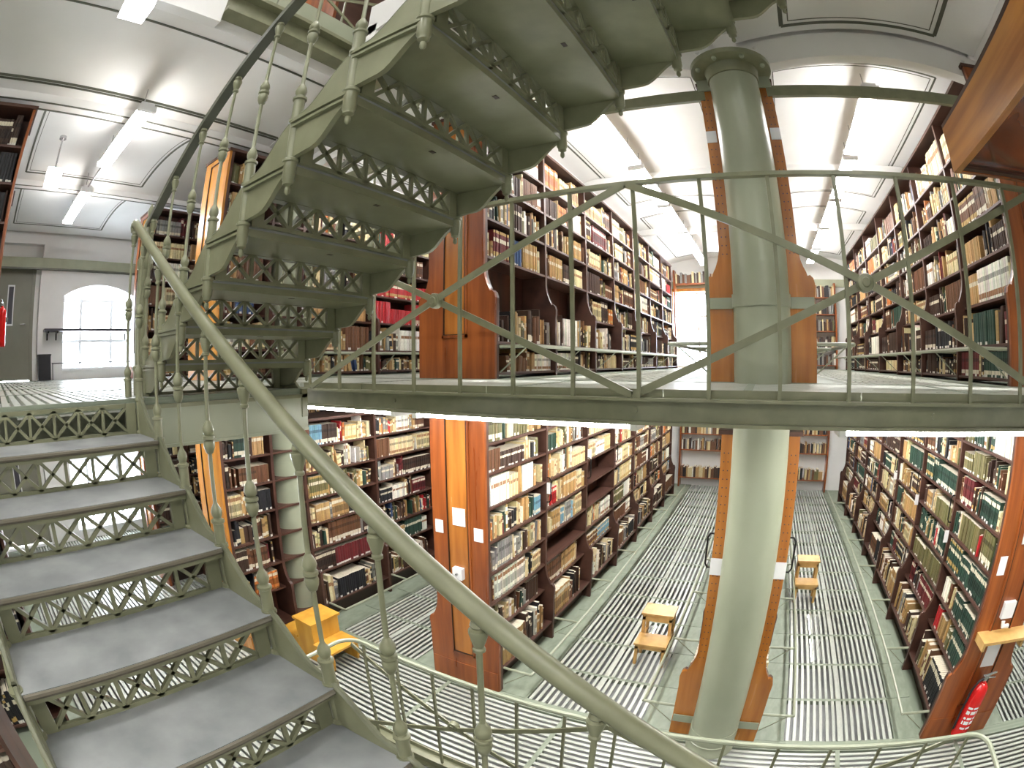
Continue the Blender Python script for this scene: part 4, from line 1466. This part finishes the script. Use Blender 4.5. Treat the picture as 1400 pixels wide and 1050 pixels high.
# ------------------------------------------------------------------ landing: window shelf, pipe, bin
t = thing('window_shelf', (XL + 0.15, 2.25, 0.80), 'dark shelf board on brackets across the arched window', 'shelf')
MB().box((XL + 0.02, 1.02, 0.845), (XL + 0.34, 3.02, 0.885)).build('board', 'purple', t)
for y in (1.1, 1.3, 2.85):
    MB().box((XL, y, 0.70), (XL + 0.02, y + 0.03, 0.845)).build('bracket', 'blackmetal', t)
    MB().box((XL, y, 0.815), (XL + 0.28, y + 0.03, 0.845)).build('bracket', 'blackmetal', t)
t = thing('pipe_rail', (XL + 0.2, 2.1, 0.0), 'thin dark pipe rail low in front of the arched window', 'rail')
MB().tube([(XL + 0.22, 1.2, 0.29), (XL + 0.22, 3.0, 0.29)], 0.010).build('pipe', 'blackmetal', t, True)
for y in (1.22, 2.98):
    MB().tube([(XL + 0.22, y, 0.0), (XL + 0.22, y, 0.29)], 0.009).build('pipe_leg', 'blackmetal', t, True)
t = thing('waste_bin', (XL + 0.3, 1.0, 0), 'black square waste bin between the door and the arched window', 'bin')
bx, by = XL + 0.32, 1.02
MB().prism([(bx - 0.13, by - 0.13), (bx + 0.13, by - 0.13), (bx + 0.13, by + 0.13), (bx - 0.13, by + 0.13)], 'z', 0.01, 0.42).build('bin_body', 'black', t)
MB().box((bx - 0.14, by - 0.14, 0.42), (bx + 0.14, by + 0.14, 0.445)).build('rim', 'black', t)

# ------------------------------------------------------------------ wooden cabinet at the right end of the railing, seen from below
t = thing('wall_cabinet', (1.8, 1.5, 1.03), 'orange wooden cabinet underside projecting at the upper right corner', 'cabinet')
cx0, cx1, cy0, cy1, cz0, cz1 = 1.10, 2.60, 0.2, 2.27, 1.03, 1.265
MB().box((cx0, cy0, cz0), (cx0 + 0.04, cy1, cz1)).build('side_board', 'wood_gy', t)
MB().box((cx0 + 0.04, cy1 - 0.03, cz0), (cx1, cy1, cz1)).build('end_board', 'wood', t)
MB().box((cx0 + 0.04, cy0, cz0 + 0.03), (cx1, cy1 - 0.03, cz0 + 0.05)).build('bottom_panel', 'wood_dk', t)
MB().box((cx0 + 0.04, cy1 - 0.07, cz0 + 0.005), (cx1, cy1 - 0.03, cz0 + 0.03)).build('bottom_moulding', 'wood_d', t)
MB().box((cx0 + 0.04, cy1 - 0.10, cz0 + 0.018), (cx1, cy1 - 0.07, cz0 + 0.03)).build('bottom_moulding', 'wood_dk', t)
MB().box((cx0, cy0, cz1), (cx1, cy1, cz1 + 0.02)).build('top_board', 'wood_d', t)
MB().box((cx1 - 0.08, cy1 - 0.12, 0.0), (cx1, cy1 - 0.04, cz0 + 0.03)).build('leg', 'wood', t)

# ================================================================== BOOKS
bpy.context.view_layer.update()
dg = bpy.context.evaluated_depsgraph_get()
eye = Vector((0, 0, EYE))


def seen(b):
    n = 0
    for fy, fz in ((0.5, 0.5), (0.5, 0.15), (0.5, 0.85)):
        p = Vector((b['x'] + b['s'] * 0.006, b['y'] + b['w'] * fy, b['z'] + b['h'] * fz))
        d = p - eye
        hit, loc, *_ = scene.ray_cast(dg, eye, d.normalized(), distance=d.length - 0.004)
        n += not hit
    return n >= 2


def px_area(b):
    c = Vector((b['x'], b['y'] + b['w'] / 2, b['z'] + b['h'] / 2))
    p = project(c)
    if not (4 < p[0] < 1396 and 4 < p[1] < 1046):
        return 0
    v = eye - c
    dist = v.length
    if v.x * b['s'] <= 0:
        return 0
    return b['w'] * b['h'] * abs(v.x) / dist ** 3


cand = sorted([b for b in books if px_area(b) > 0], key=px_area, reverse=True)
chosen = []
for b in cand[:4000]:
    if seen(b):
        chosen.append(b)
        if len(chosen) == 300:
            break
chosen_ids = {id(b) for b in chosen}
CASE = {('B', 'lower'): 'lower left bookcase', ('C', 'lower'): 'lower right bookcase', ('D', 'lower'): 'lower stair-side bookcase', ('E', 'lower'): 'lower farthest-left bookcase',
        ('A', 'lower'): 'lower column bookcase', ('B', 'upper'): 'upper left bookcase', ('C', 'upper'): 'upper right bookcase', ('D', 'upper'): 'upper stair-side bookcase',
        ('E', 'upper'): 'upper window-side bookcase', ('A', 'upper'): 'upper column bookcase', ('D', 'opposite'): 'left-edge bookcase', ('E', 'opposite'): 'far left-edge bookcase', ('B', 'opposite lower'): 'bottom-left bookcase', ('D', 'opposite lower'): 'lower left-edge bookcase'}
for b in chosen:
    vs, fs, cl = book_quads(b, True)
    off = (b['x'] - b['s'] * b['d'] / 2, b['y'] + b['w'] / 2, b['z'])
    me = color_mesh('book', vs, fs, cl, off)
    o = bpy.data.objects.new('book', me)
    COL.objects.link(o)
    o.location = off
    shelfw = 'base shelf' if b['sh'] == -1 else 'floor shelf' if b['sh'] == -2 else '%s shelf up' % ordw[b['sh']]
    side = ''
    if b['row'] == 'A':
        side = ' (%s face)' % ('right' if b['s'] > 0 else 'left')
    tag(o, '%s book, %s from the near end, %s, %s bay, %s%s' % (b['col'], ordw[b['idx']] if b['idx'] < 30 else str(b['idx'] + 1) + 'th', shelfw, ordw[b['bay']], CASE[(b['row'], b['level'])], side),
        'book', 'books in the %s' % CASE[(b['row'], b['level'])])
    # page block proud of the boards' hollow top
    s, ln = b['s'], math.tan(b['lean'])
    t0 = 0.012 / b['h']
    x1, x0 = b['x'] - s * 0.012, b['x'] - s * (b['d'] - 0.004)
    mb = MB()
    ya, yb = b['y'] + 0.0035, b['y'] + b['w'] - 0.0035
    if yb - ya > 0.004:
        pv = []
        for t in (t0, 1.0 + 0.0015 / b['h']):
            zz = b['z'] + t * b['h']; sh = ln * t * b['h']
            pv += [(x0, ya + sh, zz), (x1, ya + sh, zz), (x1, yb + sh, zz), (x0, yb + sh, zz)]
        mb.add(pv, [(0, 3, 2, 1), (4, 5, 6, 7), (0, 1, 5, 4), (1, 2, 6, 5), (2, 3, 7, 6), (3, 0, 4, 7)])
        mb.build('page_block', 'page', o)

VS, FS, CL = [], [], []
for b in books:
    if id(b) in chosen_ids:
        continue
    vs, fs, cl = book_quads(b)
    n = len(VS)
    VS += vs
    FS += [tuple(i + n for i in f) for f in fs]
    CL += cl
for (x, w, h, z, c) in far_books:
    n = len(VS)
    y0, y1 = YB - 0.24, YB - 0.04
    VS += [(x, y0, z), (x + w, y0, z), (x + w, y0, z + h), (x, y0, z + h), (x, y1, z), (x + w, y1, z), (x + w, y1, z + h), (x, y1, z + h)]
    FS += [(n, n + 1, n + 2, n + 3), (n + 3, n + 2, n + 6, n + 7), (n, n + 3, n + 7, n + 4), (n + 1, n + 5, n + 6, n + 2)]
    CL += [c, (.6, .54, .42), c, c]
me = color_mesh('books', VS, FS, CL, (0, 0, 0))
o = bpy.data.objects.new('books', me)
COL.objects.link(o)
tag(o, 'remaining rows of cream, brown, green and black books on all shelves', 'books', kind='stuff')
print('BOOKS', len(books), 'individual', len(chosen))
